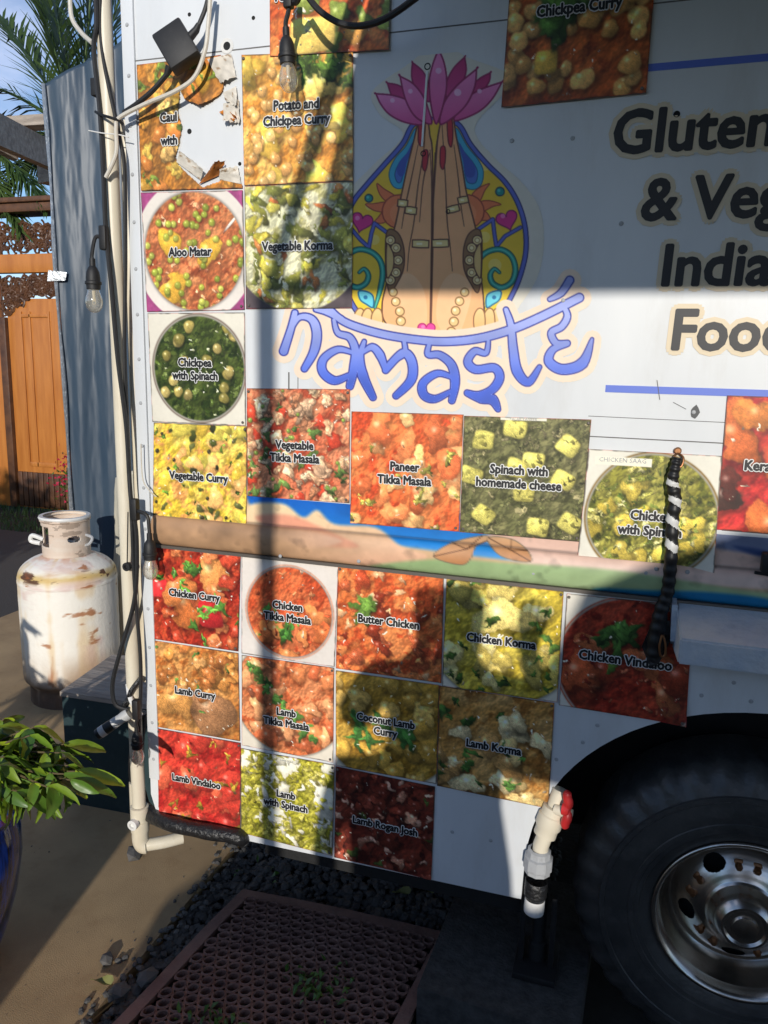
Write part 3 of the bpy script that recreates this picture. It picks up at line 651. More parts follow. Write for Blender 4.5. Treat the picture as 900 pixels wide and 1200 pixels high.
# far wheels/axle under truck
ax = MB(); ax.tube([(.415, .25, .42), (.415, 2.1, .42)], .05, 12); ax.build('axle', M['void'], T)
# painted corner strip
cs = Dish(77, 60)
cw, ch = 4, 160
zz = np.linspace(2.98, .46, ch); nzr = fbm(ch, cw, 5, 3, 2)
colr = np.zeros((ch, cw, 3)); keys = [(3.0, (40, 50, 120)), (2.5, (90, 60, 90)), (2.2, (120, 60, 70)), (2.0, (150, 90, 80)), (1.85, (150, 110, 100)), (1.78, (40, 90, 160)), (1.7, (40, 90, 160)), (1.62, (190, 140, 110)), (1.5, (60, 90, 150)), (1.42, (20, 90, 170)), (1.30, (190, 140, 100)), (.4, (180, 175, 170))]
kz = np.array([k[0] for k in keys])[::-1]; kc = np.array([k[1] for k in keys])[::-1]
for c in range(3): colr[..., c] = np.interp(zz+.0, kz, kc[:, c])[:, None]*(.8+.4*nzr)
Pg = np.zeros((ch, cw, 3)); xs = np.array([-1.3835, -1.3878, -1.3878, -1.3878]); ys = np.array([-.002, .004, .02, .05])
Pg[..., 0] = xs[None]; Pg[..., 1] = ys[None]; Pg[..., 2] = zz[:, None]
grid_mesh('corner_trim', Pg, colr, M['paintprint'], T)
# white batten with rivets at the left edge
bt = MB(); bt.box((-1.382, -.008, .48), (-1.345, -.0005, 3.0), bev=.002); bt.build('edge_batten', M['panel'], T)
rv = MB(); rv.lathe([(0, .0026), (.0035, .0022), (.005, .0008), (.0055, 0)], (0, 0, 0), (0, -1, 0), 10)
rivet0 = rv.build('rivet', M['grey'], T)
RIV = [(-1.363, z) for z in np.arange(.55, 2.95, .125)]+[(-.06+.23*k, 2.30-.012*0) for k in range(0)]
for (px, py) in [(600, 165), (671, 162), (660, 352), (728, 262), (813, 483), (700, 940), (860, 800), (822, 815), (880, 822), (700, 850), (683, 870), (530, 975), (575, 985), (652, 890), (625, 1010)]:
    p = W(px, py); RIV.append((p[0], p[2]))
RIV = [r for r in RIV if (r[0]-.415)**2+(r[1]-.42)**2 > .62**2 or r[1] > 1.0]
for i, (x, z) in enumerate(RIV):
    yy = -.0082 if x < -1.35 else -.0002
    if i == 0: rivet0.location = (x, yy, z); continue
    o = rivet0.copy(); COL.objects.link(o); o.parent = T; o.location = (x, yy, z)
# ---- note: rivet mesh was built around world origin, so object offsets are world positions
# panel seams: thin recessed-looking cover strips
def seamline(x0, z0, x1, z1, wdt=.003, m='seam', name='panel_seam', y=-.0006, par=None):
    d = np.array([x1-x0, 0, z1-z0]); L_ = np.linalg.norm(d); d /= L_; n = np.array([-d[2], 0, d[0]])*wdt/2
    a = np.array([x0, 0, z0]); b = np.array([x1, 0, z1]); s = MB(); s.prism([a-n, b-n, b+n, a+n], (0, y, 0)); return s.build(name, M[m], par or T, smooth=False)
seamline(-1.345, 2.588, 3.2, 2.586); seamline(-.10, 1.641, .21, 1.640, .0025); seamline(-.10, 1.690, .21, 1.688, .0015)
seamline(-.895, 1.775, -.895, 1.57, .004); seamline(-.868, 1.765, -.868, 1.57, .002); seamline(.224, 1.436, 3.2, 1.43, .004)
seamline(-.065, 1.757, 3.2, 1.752, .017, 'stripe', 'blue_stripe', -.0012); seamline(-.026, 2.459, 3.2, 2.459, .015, 'stripe', 'blue_stripe', -.0012)
seamline(.05, 1.78, .06, 1.735, .0016, 'seam', 'scratch', -.0017); seamline(.09, 1.73, .12, 1.715, .0015, 'seam', 'scratch', -.0009)
# chip of missing paint and screw holes
def blotch(px, py, r, m, name, seed, asp=1.):
    p = W(px, py); rr = np.random.RandomState(seed); pts = [(p[0]+r*(.7+.5*rr.rand())*math.cos(a), 0, p[2]+asp*r*(.7+.5*rr.rand())*math.sin(a)) for a in np.linspace(0, 2*PI, 10)[:-1]]
    s = MB(); s.prism(pts, (0, -.0011, 0)); return s.build(name, m, T, smooth=False)
M['chip'] = mat('chipped_paint', (.12, .12, .12), .8)
blotch(814, 483, .012, M['chip'], 'paint_chip', 3, 1.3)
def hole(px, py, r, m='void'):
    p = W(px, py); s = MB(); s.lathe([(0, .0004), (r*.7, .0006), (r, .002), (r*1.25, .0003)], (p[0], 0, p[2]), (0, -1, 0), 14); return s.build('screw_hole', M[m], T)
for px, py, r in [(266, 54, .009), (297, 21, .004), (501, 78, .007), (496, 180, .006), (525, 248, .005), (747, 163-26, .0045), (222, 17, .004), (793, 134, .006), (222, 154, .0055), (281, 192, .004)]: hole(px, py, r)
rw = MB(); p = W(266, 54); rw.lathe([(.010, .001), (.018, .0016), (.019, .0005)], (p[0], 0, p[2]), (0, -1, 0), 20); rw.build('washer', M['white'], T)
# white drip/string below the upper hole
seamline(*W(501, 84)[[0, 2]], *W(495, 172)[[0, 2]], .005, 'inkw', 'sealant_drip', -.0045)

# ---------------- emblem print (lotus, praying hands, word) painted on a wall grid
x0, x1, z0, z1 = -.96, -.045, 2.53, 1.60
NX, NZ = 560, 560
gx = np.linspace(x0, x1, NX); gz = np.linspace(z0, z1, NZ); GX, GZ = np.meshgrid(gx, gz)
v = np.stack([GX-CAMP[0], np.zeros_like(GX)-CAMP[1], GZ-CAMP[2]], -1); dpt = v @ FV
PX = 450+900*(v @ RV)/dpt; PY = 600-900*(v @ UV)/dpt
A1 = ((PX-400)*3.3333, (PY-50)*3.3333)         # drawing units of the hands
ink = Ink(A1[0], A1[1], 1.6); ink.I[:] = (228, 222, 206)
OL = (44, 46, 110)
CREAM = (228, 222, 206)
ink.fill([(120, 190), (250, 90), (380, 8), (500, 60), (650, 120), (640, 190), (520, 330), (600, 450), (700, 540), (770, 640), (790, 760), (770, 900), (700, 1020), (600, 1130), (300, 1170), (40, 1080), (-10, 900), (-10, 640), (120, 480), (240, 360), (150, 280)], CREAM, alpha=.92)
BODY = [(372, 300), (285, 318), (240, 395), (170, 475), (100, 555), (45, 625), (5, 720), (-8, 850), (20, 970), (70, 1060), (150, 1120), (340, 1130), (520, 1110), (620, 1055), (675, 970), (708, 880), (722, 800), (716, 710), (688, 622), (640, 545), (570, 475), (505, 398), (455, 318)]
ink.fill(BODY, (240, 196, 44), col2=(250, 214, 60), k=8)
for (x, y, r) in [(560, 480, 22), (640, 690, 20), (600, 870, 26), (130, 770, 20), (560, 760, 22), (110, 640, 16)]: ink.disc(x, y, r, (250, 222, 110))
ink.stroke(BODY, 11, OL, closed=True, k=8); ink.stroke(BODY, 6.5, (98, 112, 200), closed=True, k=8)
# peacock drops at both sides
for pts in [[(296, 345), (262, 410), (218, 462), (198, 515), (214, 556), (244, 548), (262, 470), (290, 400)], [(445, 345), (482, 410), (524, 462), (544, 505), (535, 552), (505, 562), (478, 540), (466, 460), (450, 400)]]:
    ink.fill(pts, (60, 104, 190), col2=(84, 120, 200)); ink.stroke(pts, 13, (20, 90, 130), closed=True); ink.stroke(pts, 9.5, (70, 176, 206), closed=True)
    c = np.mean(np.array(pts), 0); ink.fill([tuple(c+(np.array(p)-c)*.62) for p in pts], (66, 88, 176))
# suns with flames
for sx, cx in ((-1, 226), (1, 492)):
    for a0, L_ in ((-.95, 130), (-.25, 128), (.35, 100)):
        dx, dy = math.cos(a0)*sx, math.sin(a0); n = np.array([-dy, dx])
        b = np.array([cx+55*dx, 655+55*dy]); tip = b+np.array([dx, dy])*(L_-50)+n*10*sx
        mid = (b+tip)/2
        ink.fill([b-n*18, mid-n*20, tip, mid+n*6+np.array([dx, dy])*8, b+n*18], (238, 128, 76), line=(160, 60, 40), lw=2)
    ink.disc(cx, 660, 66, (240, 134, 80), line=(160, 60, 40), lw=2.5); ink.disc(cx-8*sx, 668, 44, (246, 150, 96))
for x, y, r in [(108, 608, 15), (620, 582, 17)]: ink.disc(x, y, r, (30, 150, 140), (16, 60, 80), 2.5); ink.disc(x-4, y-4, r*.35, (90, 200, 190))
def heart(x, y, s, rot, col, line):
    P = []
    for t in np.linspace(0, 2*PI, 40)[:-1]:
        hx = 16*math.sin(t)**3/16; hy = -(13*math.cos(t)-5*math.cos(2*t)-2*math.cos(3*t)-math.cos(4*t))/16
        P.append((x+s*(hx*math.cos(rot)-hy*math.sin(rot)), y+s*(hx*math.sin(rot)+hy*math.cos(rot))))
    ink.fill(P, col, False, line=line, lw=2.4)
    ink.disc(x-s*.4, y-s*.35, s*.22, (246, 130, 190))
heart(80, 700, 42, .25, (226, 50, 140), (140, 20, 90)); heart(648, 692, 42, -.3, (226, 50, 140), (140, 20, 90))
for Z in [[(40, 728), (75, 770), (108, 800), (118, 745), (130, 706), (160, 728), (192, 752)], [(522, 738), (560, 712), (592, 690), (598, 745), (606, 797), (640, 756), (700, 722)]]:
    ink.stroke(Z, 8.5, OL, smooth=False); ink.stroke(Z, 5, (98, 112, 200), smooth=False)
# teal spirals
SP = [(556, 1036), (536, 965), (526, 900), (537, 850), (572, 817), (622, 808), (664, 834), (680, 885), (666, 934), (628, 956), (592, 940), (582, 908), (598, 884), (618, 898)]
for P in (SP, [(688-x, y) for x, y in SP]):
    ink.stroke(P, [6]+[12]*9+[9, 7], (10, 70, 70), k=5); ink.stroke(P, [3]+[8.5]*9+[6, 4], (44, 160, 140), k=5); ink.stroke(P, [1]+[3]*9+[2, 1], (96, 204, 186), k=5)
for sx, x in ((-1, 98), (1, 594)):
    tipx = x+sx*-32
    ink.fill([(x+sx*30, 972), (x, 972), (x-sx*26, 990), (x-sx*26, 1034), (x, 1022), (x+sx*24, 1004)], (110, 214, 232), line=(24, 110, 150), lw=3); ink.disc(x+sx*3, 995, 8, (30, 120, 170))
# hands
SK = (238, 172, 118); SK2 = (252, 190, 132); BRN = (96, 56, 40)
LH = [(352, 1142), (300, 1148), (235, 1138), (170, 1090), (160, 1020), (178, 930), (186, 810), (214, 700), (236, 590), (262, 470), (284, 380), (304, 300), (322, 284), (338, 300), (346, 360), (356, 430), (357, 700), (350, 950)]
RH = [(354, 1142), (420, 1150), (490, 1138), (552, 1090), (556, 1010), (545, 900), (538, 790), (516, 690), (490, 590), (470, 470), (448, 360), (436, 282), (418, 270), (396, 296), (382, 340), (372, 430), (356, 700), (352, 950)]
ink.fill([(352, 330), (372, 330), (380, 600), (372, 1140), (335, 1140), (340, 600)], (246, 200, 60))
for H in (LH, RH): ink.fill(H, SK, col2=SK2, line=BRN, lw=3, k=8)
for Lh_ in [[(330, 300), (322, 420), (300, 560), (284, 700), (266, 800), (258, 892)], [(300, 400), (276, 520), (250, 640), (236, 726)], [(347, 420), (353, 560), (352, 800), (345, 1140)], [(346, 430), (335, 470), (318, 560), (306, 700)],
            [(392, 300), (400, 420), (408, 560), (414, 700), (426, 800), (434, 892)], [(440, 400), (456, 520), (468, 640), (480, 718)], [(366, 430), (361, 560), (358, 800), (352, 1140)], [(384, 330), (372, 400), (366, 470)]]:
    ink.stroke(Lh_, [1.2, 2.6, 1.4], BRN)
ink.fill([(200, 960), (260, 900), (320, 960), (335, 1080), (300, 1142), (250, 1142)], (255, 206, 156), alpha=.7); ink.fill([(510, 960), (440, 900), (385, 960), (372, 1080), (410, 1142), (460, 1142)], (255, 206, 156), alpha=.7)
for x, y, l, a in [(312, 345, 62, .08), (328, 462, 42, .05), (426, 350, 62, -.06), (397, 452, 46, .02)]:
    ink.fill([(x-9+a*40, y-l*.9), (x+7+a*40, y-l*.95), (x+10, y), (x+3-a*30, y+l*.9), (x-8-a*30, y+l*.7), (x-11, y)], (200, 44, 56), line=(110, 20, 34), lw=2.4)
for x, y, w_, h_, a in [(240, 628, 19, 13, .1), (272, 656, 22, 13, .12), (310, 786, 32, 14, .04), (437, 650, 24, 12, -.25), (476, 615, 20, 12, -.2), (387, 784, 32, 14, -.03)]:
    ca, sa = math.cos(a), math.sin(a)
    ink.fill([(x+ca*dx*w_-sa*dy*h_, y+sa*dx*w_+ca*dy*h_) for dx, dy in ((-1, -1), (0, -1.12), (1, -1), (1, 1), (0, 1.12), (-1, 1))], (236, 212, 140), False, line=BRN, lw=2.6)
    ink.fill([(x+dx*w_*.5, y+dy*h_*.5) for dx, dy in ((-1, -.6), (.4, -.6), (.4, .6), (-1, .6))], (252, 240, 196), False)
# mehndi fans
for sx, cx in ((1, 178), (-1, 545)):
    ink.fill([(cx, 740), (cx+sx*42, 742), (cx+sx*66, 800), (cx+sx*66, 880), (cx+sx*40, 940), (cx+sx*10, 975), (cx-sx*4, 880)], (150, 110, 70), line=BRN, lw=2.5)
    for k, a in enumerate(np.linspace(-1.25, 1.25, 5)):
        x = cx+sx*(44*math.cos(a)); y = 850+82*math.sin(a); ink.disc(x, y, 19, (240, 214, 150), BRN, 2.3); ink.disc(x, y, 9, (250, 232, 180), (170, 130, 80), 1.5)
    ink.fill([(cx, 790), (cx+sx*22, 815), (cx+sx*28, 850), (cx+sx*22, 890), (cx, 915)], (226, 190, 120), line=BRN, lw=2.5)
for chn in [[(203, 975), (213, 1012), (229, 1050), (233, 1088), (235, 1127)], [(482, 975), (462, 1010), (447, 1048), (440, 1090), (430, 1130)]]:
    for i, (x, y) in enumerate(chn): ink.disc(x, y, 16+i*.6, (240, 206, 140), (150, 104, 60), 2.3); ink.disc(x-4, y-4, 6, (255, 240, 200))
for sx, cx in ((1, 100), (-1, 580)):
    for dx, r in ((-28, 28), (2, 30), (40, 30)):
        X_ = cx+sx*dx
        ink.fill([(X_-18, 1120), (X_-22, 1070), (X_-6, 1040), (X_+14, 1044), (X_+22, 1080), (X_+16, 1126)], (250, 214, 150), line=(150, 100, 60), lw=2.4, col2=(240, 190, 120))
heart(333, 1122, 34, 0, (240, 70, 160), (180, 30, 110))
# lotus
LT = (196, 50, 120); LTL = (150, 20, 84)
back = [[(278, 78), (318, 112), (340, 160), (345, 230), (300, 200), (276, 140)], [(482, 57), (488, 110), (470, 160), (420, 230), (408, 170), (436, 104)],
        [(180, 158), (226, 168), (256, 196), (262, 250), (206, 222)], [(582, 118), (574, 160), (520, 220), (480, 250), (500, 190), (536, 144)]]
for p_ in back: ink.fill([p_[0], p_[0]]+p_[1:], (190, 40, 110), col2=(214, 70, 140), line=LTL, lw=3)
front = [[(136, 200), (200, 206), (260, 226), (300, 262), (318, 318), (250, 312), (190, 282), (154, 240)], [(628, 154), (590, 220), (540, 268), (470, 300), (440, 300), (470, 240), (530, 190)],
         [(230, 132), (280, 160), (320, 210), (340, 260), (352, 318), (290, 290), (250, 220)], [(528, 104), (522, 170), (490, 240), (440, 290), (386, 318), (400, 240), (450, 170)],
         [(380, 26), (402, 80), (412, 150), (404, 220), (372, 318), (350, 240), (344, 150), (358, 84)]]
for p_ in front: ink.fill([p_[0], p_[0]]+p_[1:], (244, 150, 200), col2=(222, 84, 150), line=LTL, lw=3.2)
for (x, y, r) in [(380, 110, 12), (455, 195, 14), (540, 190, 9), (270, 190, 9), (200, 226, 9)]: ink.disc(x, y, r, (250, 190, 222))
# the word, drawn in its own units
ink.X, ink.Y = (PX-300)*2.1429, (PY-320)*2.1429; ink.aa = 1.2
HAL = (244, 220, 196)
bar = [(182, 88), (215, 118), (262, 138), (330, 156), (410, 168), (480, 172), (560, 164), (640, 142), (720, 108), (812, 62)]
S = [  # (points, widths)
    ([(150, 92), (180, 98), (214, 116)], [5, 9, 9]),
    (bar, [9, 10, 10, 11, 11]),
    ([(98, 100), (88, 140), (70, 196)], [8, 9, 11]), ([(84, 152), (108, 112), (140, 116), (153, 150), (146, 196), (122, 240)], [4, 8, 12, 12, 8]),
    ([(196, 118), (206, 150), (236, 162), (250, 196), (246, 240), (236, 284)], [5, 8, 10, 12, 9]), ([(244, 200), (206, 192), (170, 216), (168, 248), (198, 270), (236, 256)], [5, 9, 11, 11, 6]),
    ([(272, 172), (262, 210), (268, 256), (294, 312)], [5, 9, 13, 8]), ([(268, 200), (292, 186), (312, 206), (326, 244)], [4, 9, 11, 6]),
    ([(372, 170), (374, 200), (352, 216), (326, 244), (340, 226), (372, 200), (392, 224), (390, 268), (352, 308)], [5, 7, 8, 8, 10, 12, 12, 8]),
    ([(436, 176), (432, 204), (462, 206), (492, 232), (500, 276), (492, 320)], [5, 8, 10, 12, 8]), ([(494, 262), (456, 252), (420, 276), (422, 306), (450, 316), (488, 298)], [5, 9, 11, 10, 5]),
    ([(584, 164), (578, 200), (550, 196), (532, 222), (552, 242), (598, 238), (612, 262), (594, 292), (560, 306), (530, 300)], [4, 7, 9, 11, 10, 11, 11, 9, 6]), ([(530, 302), (566, 314), (594, 318), (608, 342)], [6, 13, 13, 6]),
    ([(628, 92), (640, 130), (646, 190), (656, 246), (684, 274), (712, 236)], [6, 9, 11, 13, 10, 5]),
    ([(772, 82), (782, 108), (768, 134), (742, 150), (754, 176), (782, 176)], [6, 9, 9, 9, 7]), ([(782, 178), (746, 192), (736, 222), (770, 242), (820, 226), (844, 166)], [6, 9, 12, 13, 14, 3]),
    ([(738, 66), (766, 50), (788, 18)], [5, 9, 10]),
]
S = [(p_, [q*.88 for q in w_]) for p_, w_ in S]
for p_, w_ in S: ink.stroke(p_, [q+20 for q in w_], HAL)
for p_, w_ in S: ink.stroke(p_, [q+3.2 for q in w_], (46, 58, 150))
for p_, w_ in S: ink.stroke(p_, [max(1.5, q) for q in w_], (120, 140, 232))
# lower part of every letter a deeper blue, broken by pale watery bands
m_ = (np.abs(ink.I[..., 0]-120) < 3) & (np.abs(ink.I[..., 2]-232) < 3)
wv = .5+.5*np.sin(ink.Y*.045+2.2*fbm(NZ, NX, 9, 7, 3)*3); lo = sst(120, 300, ink.Y-ink.X*.0)
ink.I[m_] = (np.array([166, 178, 242])*(1-lo[..., None])+np.array([74, 104, 214])*lo[..., None])[m_]*(.92+.1*wv[..., None])[m_]
rgb = ink.I*(.96+.06*fbm(NZ, NX, 3, 30, 3)[..., None])
P3 = np.stack([GX, np.full_like(GX, -.0009), GZ], -1)
kq = ink.A[:-1, :-1] > .5
grid_mesh('emblem_print', P3, rgb, M['paintprint'], T, kq)

# lettering
for body, x, z, sz in [('Gluten Free', -.094, 2.285, .128), ('& Vegan', -.018, 2.139, .128), ('Indian', .034, 1.995, .128), ('Food', .068, 1.852, .128)]:
    wall_text('lettering_edge', body, x, z, sz, .0145, M['halo'], T, -.0010, shear=.035, align='LEFT', sx=.96, res=3)
    wall_text('lettering', body, x, z, sz, .0036, M['letter'], T, -.0024, shear=.035, align='LEFT', sx=.96, res=3)

# belt moulding and the painted landscape above it
BW, BH = 900, 60
bx = np.linspace(-1.335, 3.0, BW); bz = np.linspace(1.425, 1.258, BH)
BX, BZ = np.meshgrid(bx, bz)
yy = np.where(BZ > 1.345, -.001, -.001-.020*np.sqrt(np.clip(1-((BZ-1.301)/.044)**2, 0, 1)))
v = np.stack([BX, yy-CAMP[1], BZ-CAMP[2]], -1); dpt = v @ FV; QX = 450+900*(v @ RV)/dpt; QY = 600-900*(v @ UV)/dpt
ik = Ink(QX, QY, 3.2); ik.I[:] = (206, 168, 128); ik.A[:] = 1
n1 = fbm2(BH, BW, 31, 2, 30, 4); n2 = fbm2(BH, BW, 32, 3, 70, 4)
ik.fill([(286, 575), (420, 575), (700, 610), (700, 668), (560, 652), (470, 640), (300, 610)], (16, 92, 190), False, col2=(40, 150, 220))
ik.fill([(286, 596), (330, 590), (355, 606), (372, 598), (392, 614), (440, 618), (470, 640), (500, 652), (470, 668), (380, 656), (286, 648)], (246, 216, 170), col2=(222, 170, 140))
ik.fill([(300, 606), (340, 604), (380, 620), (420, 640), (380, 640), (330, 626)], (232, 160, 130)); ik.fill([(310, 622), (360, 622), (400, 634), (360, 642)], (244, 196, 170))
ik.fill([(575, 625), (720, 625), (930, 640), (930, 690), (700, 672), (610, 660), (585, 645)], (222, 180, 160), col2=(232, 205, 190))
ik.fill([(820, 620), (930, 630), (930, 652), (830, 640)], (120, 130, 160)); ik.fill([(860, 640), (900, 646), (890, 652)], (60, 80, 130))
ik.fill([(440, 662), (520, 655), (600, 660), (720, 668), (860, 690), (930, 700), (930, 730), (700, 700), (520, 680), (440, 668)], (150, 176, 122), col2=(186, 200, 160))
ik.fill([(700, 690), (760, 692), (830, 694), (900, 702), (930, 716), (800, 706), (700, 700)], (20, 120, 170))
ik.aa = 1.0
for W_ in [[(508, 652), (530, 636), (565, 628), (575, 632), (558, 640), (552, 654), (540, 662)], [(572, 630), (600, 632), (618, 645), (622, 658), (600, 656), (582, 648)]]:
    ik.fill(W_, (214, 168, 124), line=(120, 110, 90), lw=.5, col2=(190, 130, 84)); 
    c = np.mean(np.array(W_), 0)
    for q in W_[:4]: ik.stroke([tuple(c), q], .5, (90, 60, 40), smooth=False)
mx = (QX < 440)
low = (BZ < 1.345)
tan = np.array([176, 138, 104])*(.75+.5*n1[..., None]); bl = np.clip((440-QX)/120, 0, 1)*low
rgb = ik.I*(1-bl[..., None])+tan*bl[..., None]
lb = ((QX < 290) & ~low)[..., None]
rgb = rgb*(.86+.26*n2[..., None])*(1-.22*sst(.6, .8, n2)[..., None])
far = (sst(930, 1000, QX))[..., None]; rgb = rgb*(1-far)+np.array([190, 176, 160])*far
edge = np.exp(-((BZ-1.347)/.0035)**2)[..., None]; rgb = rgb*(1-.35*edge)
Pm = np.stack([BX, yy, BZ], -1)
grid_mesh('painted_belt_moulding', Pm, rgb, M['paintprint'], T)
cap_ = MB(); cap_.box((-1.335, -.0155, 1.248), (3.0, -.0005, 1.257)); cap_.build('moulding_edge', M['screw'], T, smooth=False)
for px, py in [(288, 629), (328, 652), (420, 658), (625, 672), (772, 578+60), (806, 667), (757, 672)]:
    p = W(px, py, -.02); o = rivet0.copy(); COL.objects.link(o); o.parent = T; o.location = (p[0], -.018, min(1.33, p[2]))
# latch on the belt, right
lt = MB(); p = W(897, 657, -.02); lt.box((p[0]-.01, -.045, p[2]-.025), (p[0]+.04, -.016, p[2]+.022), bev=.004); lt.tube([(p[0]-.02, -.02, p[2]-.03), (p[0]+.05, -.022, p[2]-.036)], .004); lt.build('latch', M['black'], T)

# counter shelf
cr = MB()
xs0 = .140
cr.prism([(xs0, -.012, 1.252), (xs0+.005, -.15, 1.205), (xs0+.005, -.15, 1.145), (xs0, -.012, 1.135)], (2.2, 0, 0)); shelf = cr.build('counter_shelf', M['panelblue'], T, smooth=False)
bm = bmesh.new(); bm.from_mesh(shelf.data); bmesh.ops.recalc_face_normals(bm, faces=bm.faces); bmesh.ops.bevel(bm, geom=[e for e in bm.edges if e.calc_length() > .04 and len(e.link_faces) == 2 and e.calc_face_angle(0) > .3], offset=.004, segments=2, affect='EDGES'); bm.to_mesh(shelf.data); bm.free()
cb = MB(); cb.prism([(xs0-.014, -.002, 1.262), (xs0-.012, -.04, 1.250), (xs0-.008, -.04, 1.16), (xs0-.004, -.002, 1.14)], (.013, 0, 0)); cb.build('shelf_bracket', M['panelblue'], T, smooth=False)

# ---------------- wheel
HC = np.array([W(872, 1083, .05)[0], 0., W(872, 1083, .05)[2]])
WH = bpy.data.objects.new('wheel', None); COL.objects.link(WH); WH.parent = T; WH.location = Vector((HC[0]-.8, .05-.02, HC[2])); ORG['wheel'] = np.array([HC[0], .05, HC[2]])
# tyre profile: (radius, depth into the truck)
tp = [(.226, .075), (.232, .055), (.245, .048), (.262, .042), (.264, .038), (.276, .037), (.278, .033), (.290, .032), (.292, .035), (.305, .033), (.32, .031), (.345, .033), (.347, .030), (.358, .030), (.36, .036), (.385, .045), (.405, .058), (.419, .078), (.425, .1), (.426, .2), (.42, .25), (.40, .27), (.30, .28), (.24, .27)]
Nn = 216; vs = []; fs = []
for i, (r, h) in enumerate(tp):
    for j in range(Nn):
        a = 2*PI*j/Nn; rr = r; hh = h
        blk = (j // 3) % 2
        if 15 <= i <= 17: rr -= .005*blk*(1 if i > 15 else .4); hh += .004*blk
        if i in (18, 19): rr -= .009*(((j+(2 if i == 19 else 0)) // 3) % 2)
        if i in (12, 13): hh -= .0018*((j*7) % 5 == 0)
        rr = rr if rr < .29 else .29+(rr-.29)*1.12; vs.append((HC[0]+rr*math.cos(a), hh, HC[2]+rr*math.sin(a)))
for i in range(len(tp)-1):
    for j in range(Nn): fs.append((i*Nn+j, i*Nn+(j+1) % Nn, (i+1)*Nn+(j+1) % Nn, (i+1)*Nn+j))
ty = MB(); ty.add(vs, fs); ty.build('tyre', M['rubber'], WH, sharp=True)
# groove bands in the tread
rim = MB(); rim.lathe([(.206, .075), (.214, .056), (.222, .046), (.229, .044), (.232, .050), (.229, .058), (.2255, .085)], (HC[0], 0, HC[2]), (0, 1, 0), 96)
rim.lathe([(.2065, .0745), (.204, .10), (.196, .13), (.188, .145), (.182, .150)], (HC[0], 0, HC[2]), (0, 1, 0), 96); rim.build('rim', M['steel'], WH, sharp=False)
# wheel disc with hand holes, convex toward the hub
prf = [(.183, .150), (.176, .150), (.168, .144), (.160, .135), (.150, .126), (.140, .118), (.130, .111), (.120, .105), (.110, .100), (.100, .096), (.092, .092), (.086, .086), (.082, .075), (.078, .064)]
Nd = 420; vs = []; fs = []
for r, h in prf:
    for j in range(Nd): a = 2*PI*j/Nd; vs.append((HC[0]+r*math.cos(a), h, HC[2]+r*math.sin(a)))
HOLES = [math.radians(a) for a in (196, 268, 340, 52-0, 124-12)]
HOLES = [math.radians(196+72*k) for k in range(5)]
def inhole(r, a):
    for h in HOLES:
        da = (a-h+PI) % (2*PI)-PI
        if (da*r/.030)**2+((r-.140)/.020)**2 < 1: return True
    return False
hubm = MB(); prf = [tuple(q) for q in np.array([np.interp(np.linspace(0, len(prf)-1, 60), range(len(prf)), [p[k] for p in prf]) for k in (0, 1)]).T]
vs = [(HC[0]+r*math.cos(2*PI*j/Nd), h, HC[2]+r*math.sin(2*PI*j/Nd)) for r, h in prf for j in range(Nd)]
for i in range(len(prf)-1):
    for j in range(Nd):
        if inhole((prf[i][0]+prf[i+1][0])/2, 2*PI*(j+.5)/Nd): continue
        fs.append((i*Nd+j, i*Nd+(j+1) % Nd, (i+1)*Nd+(j+1) % Nd, (i+1)*Nd+j))
hubm.add(vs, fs); hubm.build('wheel_disc', M['steel'], WH, sharp=False)
bkd = MB(); bkd.lathe([(0, .17), (.18, .17)], (HC[0], 0, HC[2]), (0, 1, 0), 40); bkd.build('brake_drum', M['void'], WH)
hc = MB(); hc.lathe([(.079, .070), (.077, .055), (.074, .045), (.062, .034), (.058, .030), (.052, .030), (.046, .036), (.034, .036), (.030, .030), (.02, .027), (0, .026)], (HC[0], 0, HC[2]), (0, 1, 0), 64); hc.build('hub_cap', M['steel'], WH, sharp=True)
nut = MB(); nut.lathe([(0, -.018), (.006, -.018), (.009, -.014), (.0105, 0), (.016, .003), (.018, .006)], (HC[0], .112, HC[2]), (0, 1, 0), 6)
n0 = None
for k in range(5):
    for da in (-9, 9):
        a = math.radians(196+36+72*k+da*1.15)
        if n0 is None: n0 = nut.build('lug_nut', M['copper'], WH, sharp=True); o = n0
        else: o = n0.copy(); COL.objects.link(o); o.parent = WH
        o.location = (.127*math.cos(a), 0, .127*math.sin(a))

# black wrapped pipe along the bottom edge
tw = [W(163, 835, .04), W(160, 885, .035), W(161, 925, .03), W(172, 950, .01), W(196, 964, -.03), W(235, 973, -.03), W(276, 980, -.02), W(285, 984, 0.)]
b = MB(); sp = spline(tw, 7); rr = [.024-.001*min(1, max(0, (i-14)/10))+.0012*math.sin(i*.9)+.001*random.random() for i in range(len(sp))]; b.tube(sp, rr, 14)
b.build('tape_wrapped_bumper', M['blacktape'], T)
b = MB(); q_ = W(160, 955, .02); b.tube([(q_[0], .02, q_[2]-.06), (q_[0], .02, q_[2]+.12)], .02, 12); b.build('corner_stub', M['pvc'], T)
bt2 = MB(); bt2.box((-1.0, .05, .265), (-.19, .40, .33)); bt2.build('underbody_tank', M['void'], T, smooth=False)
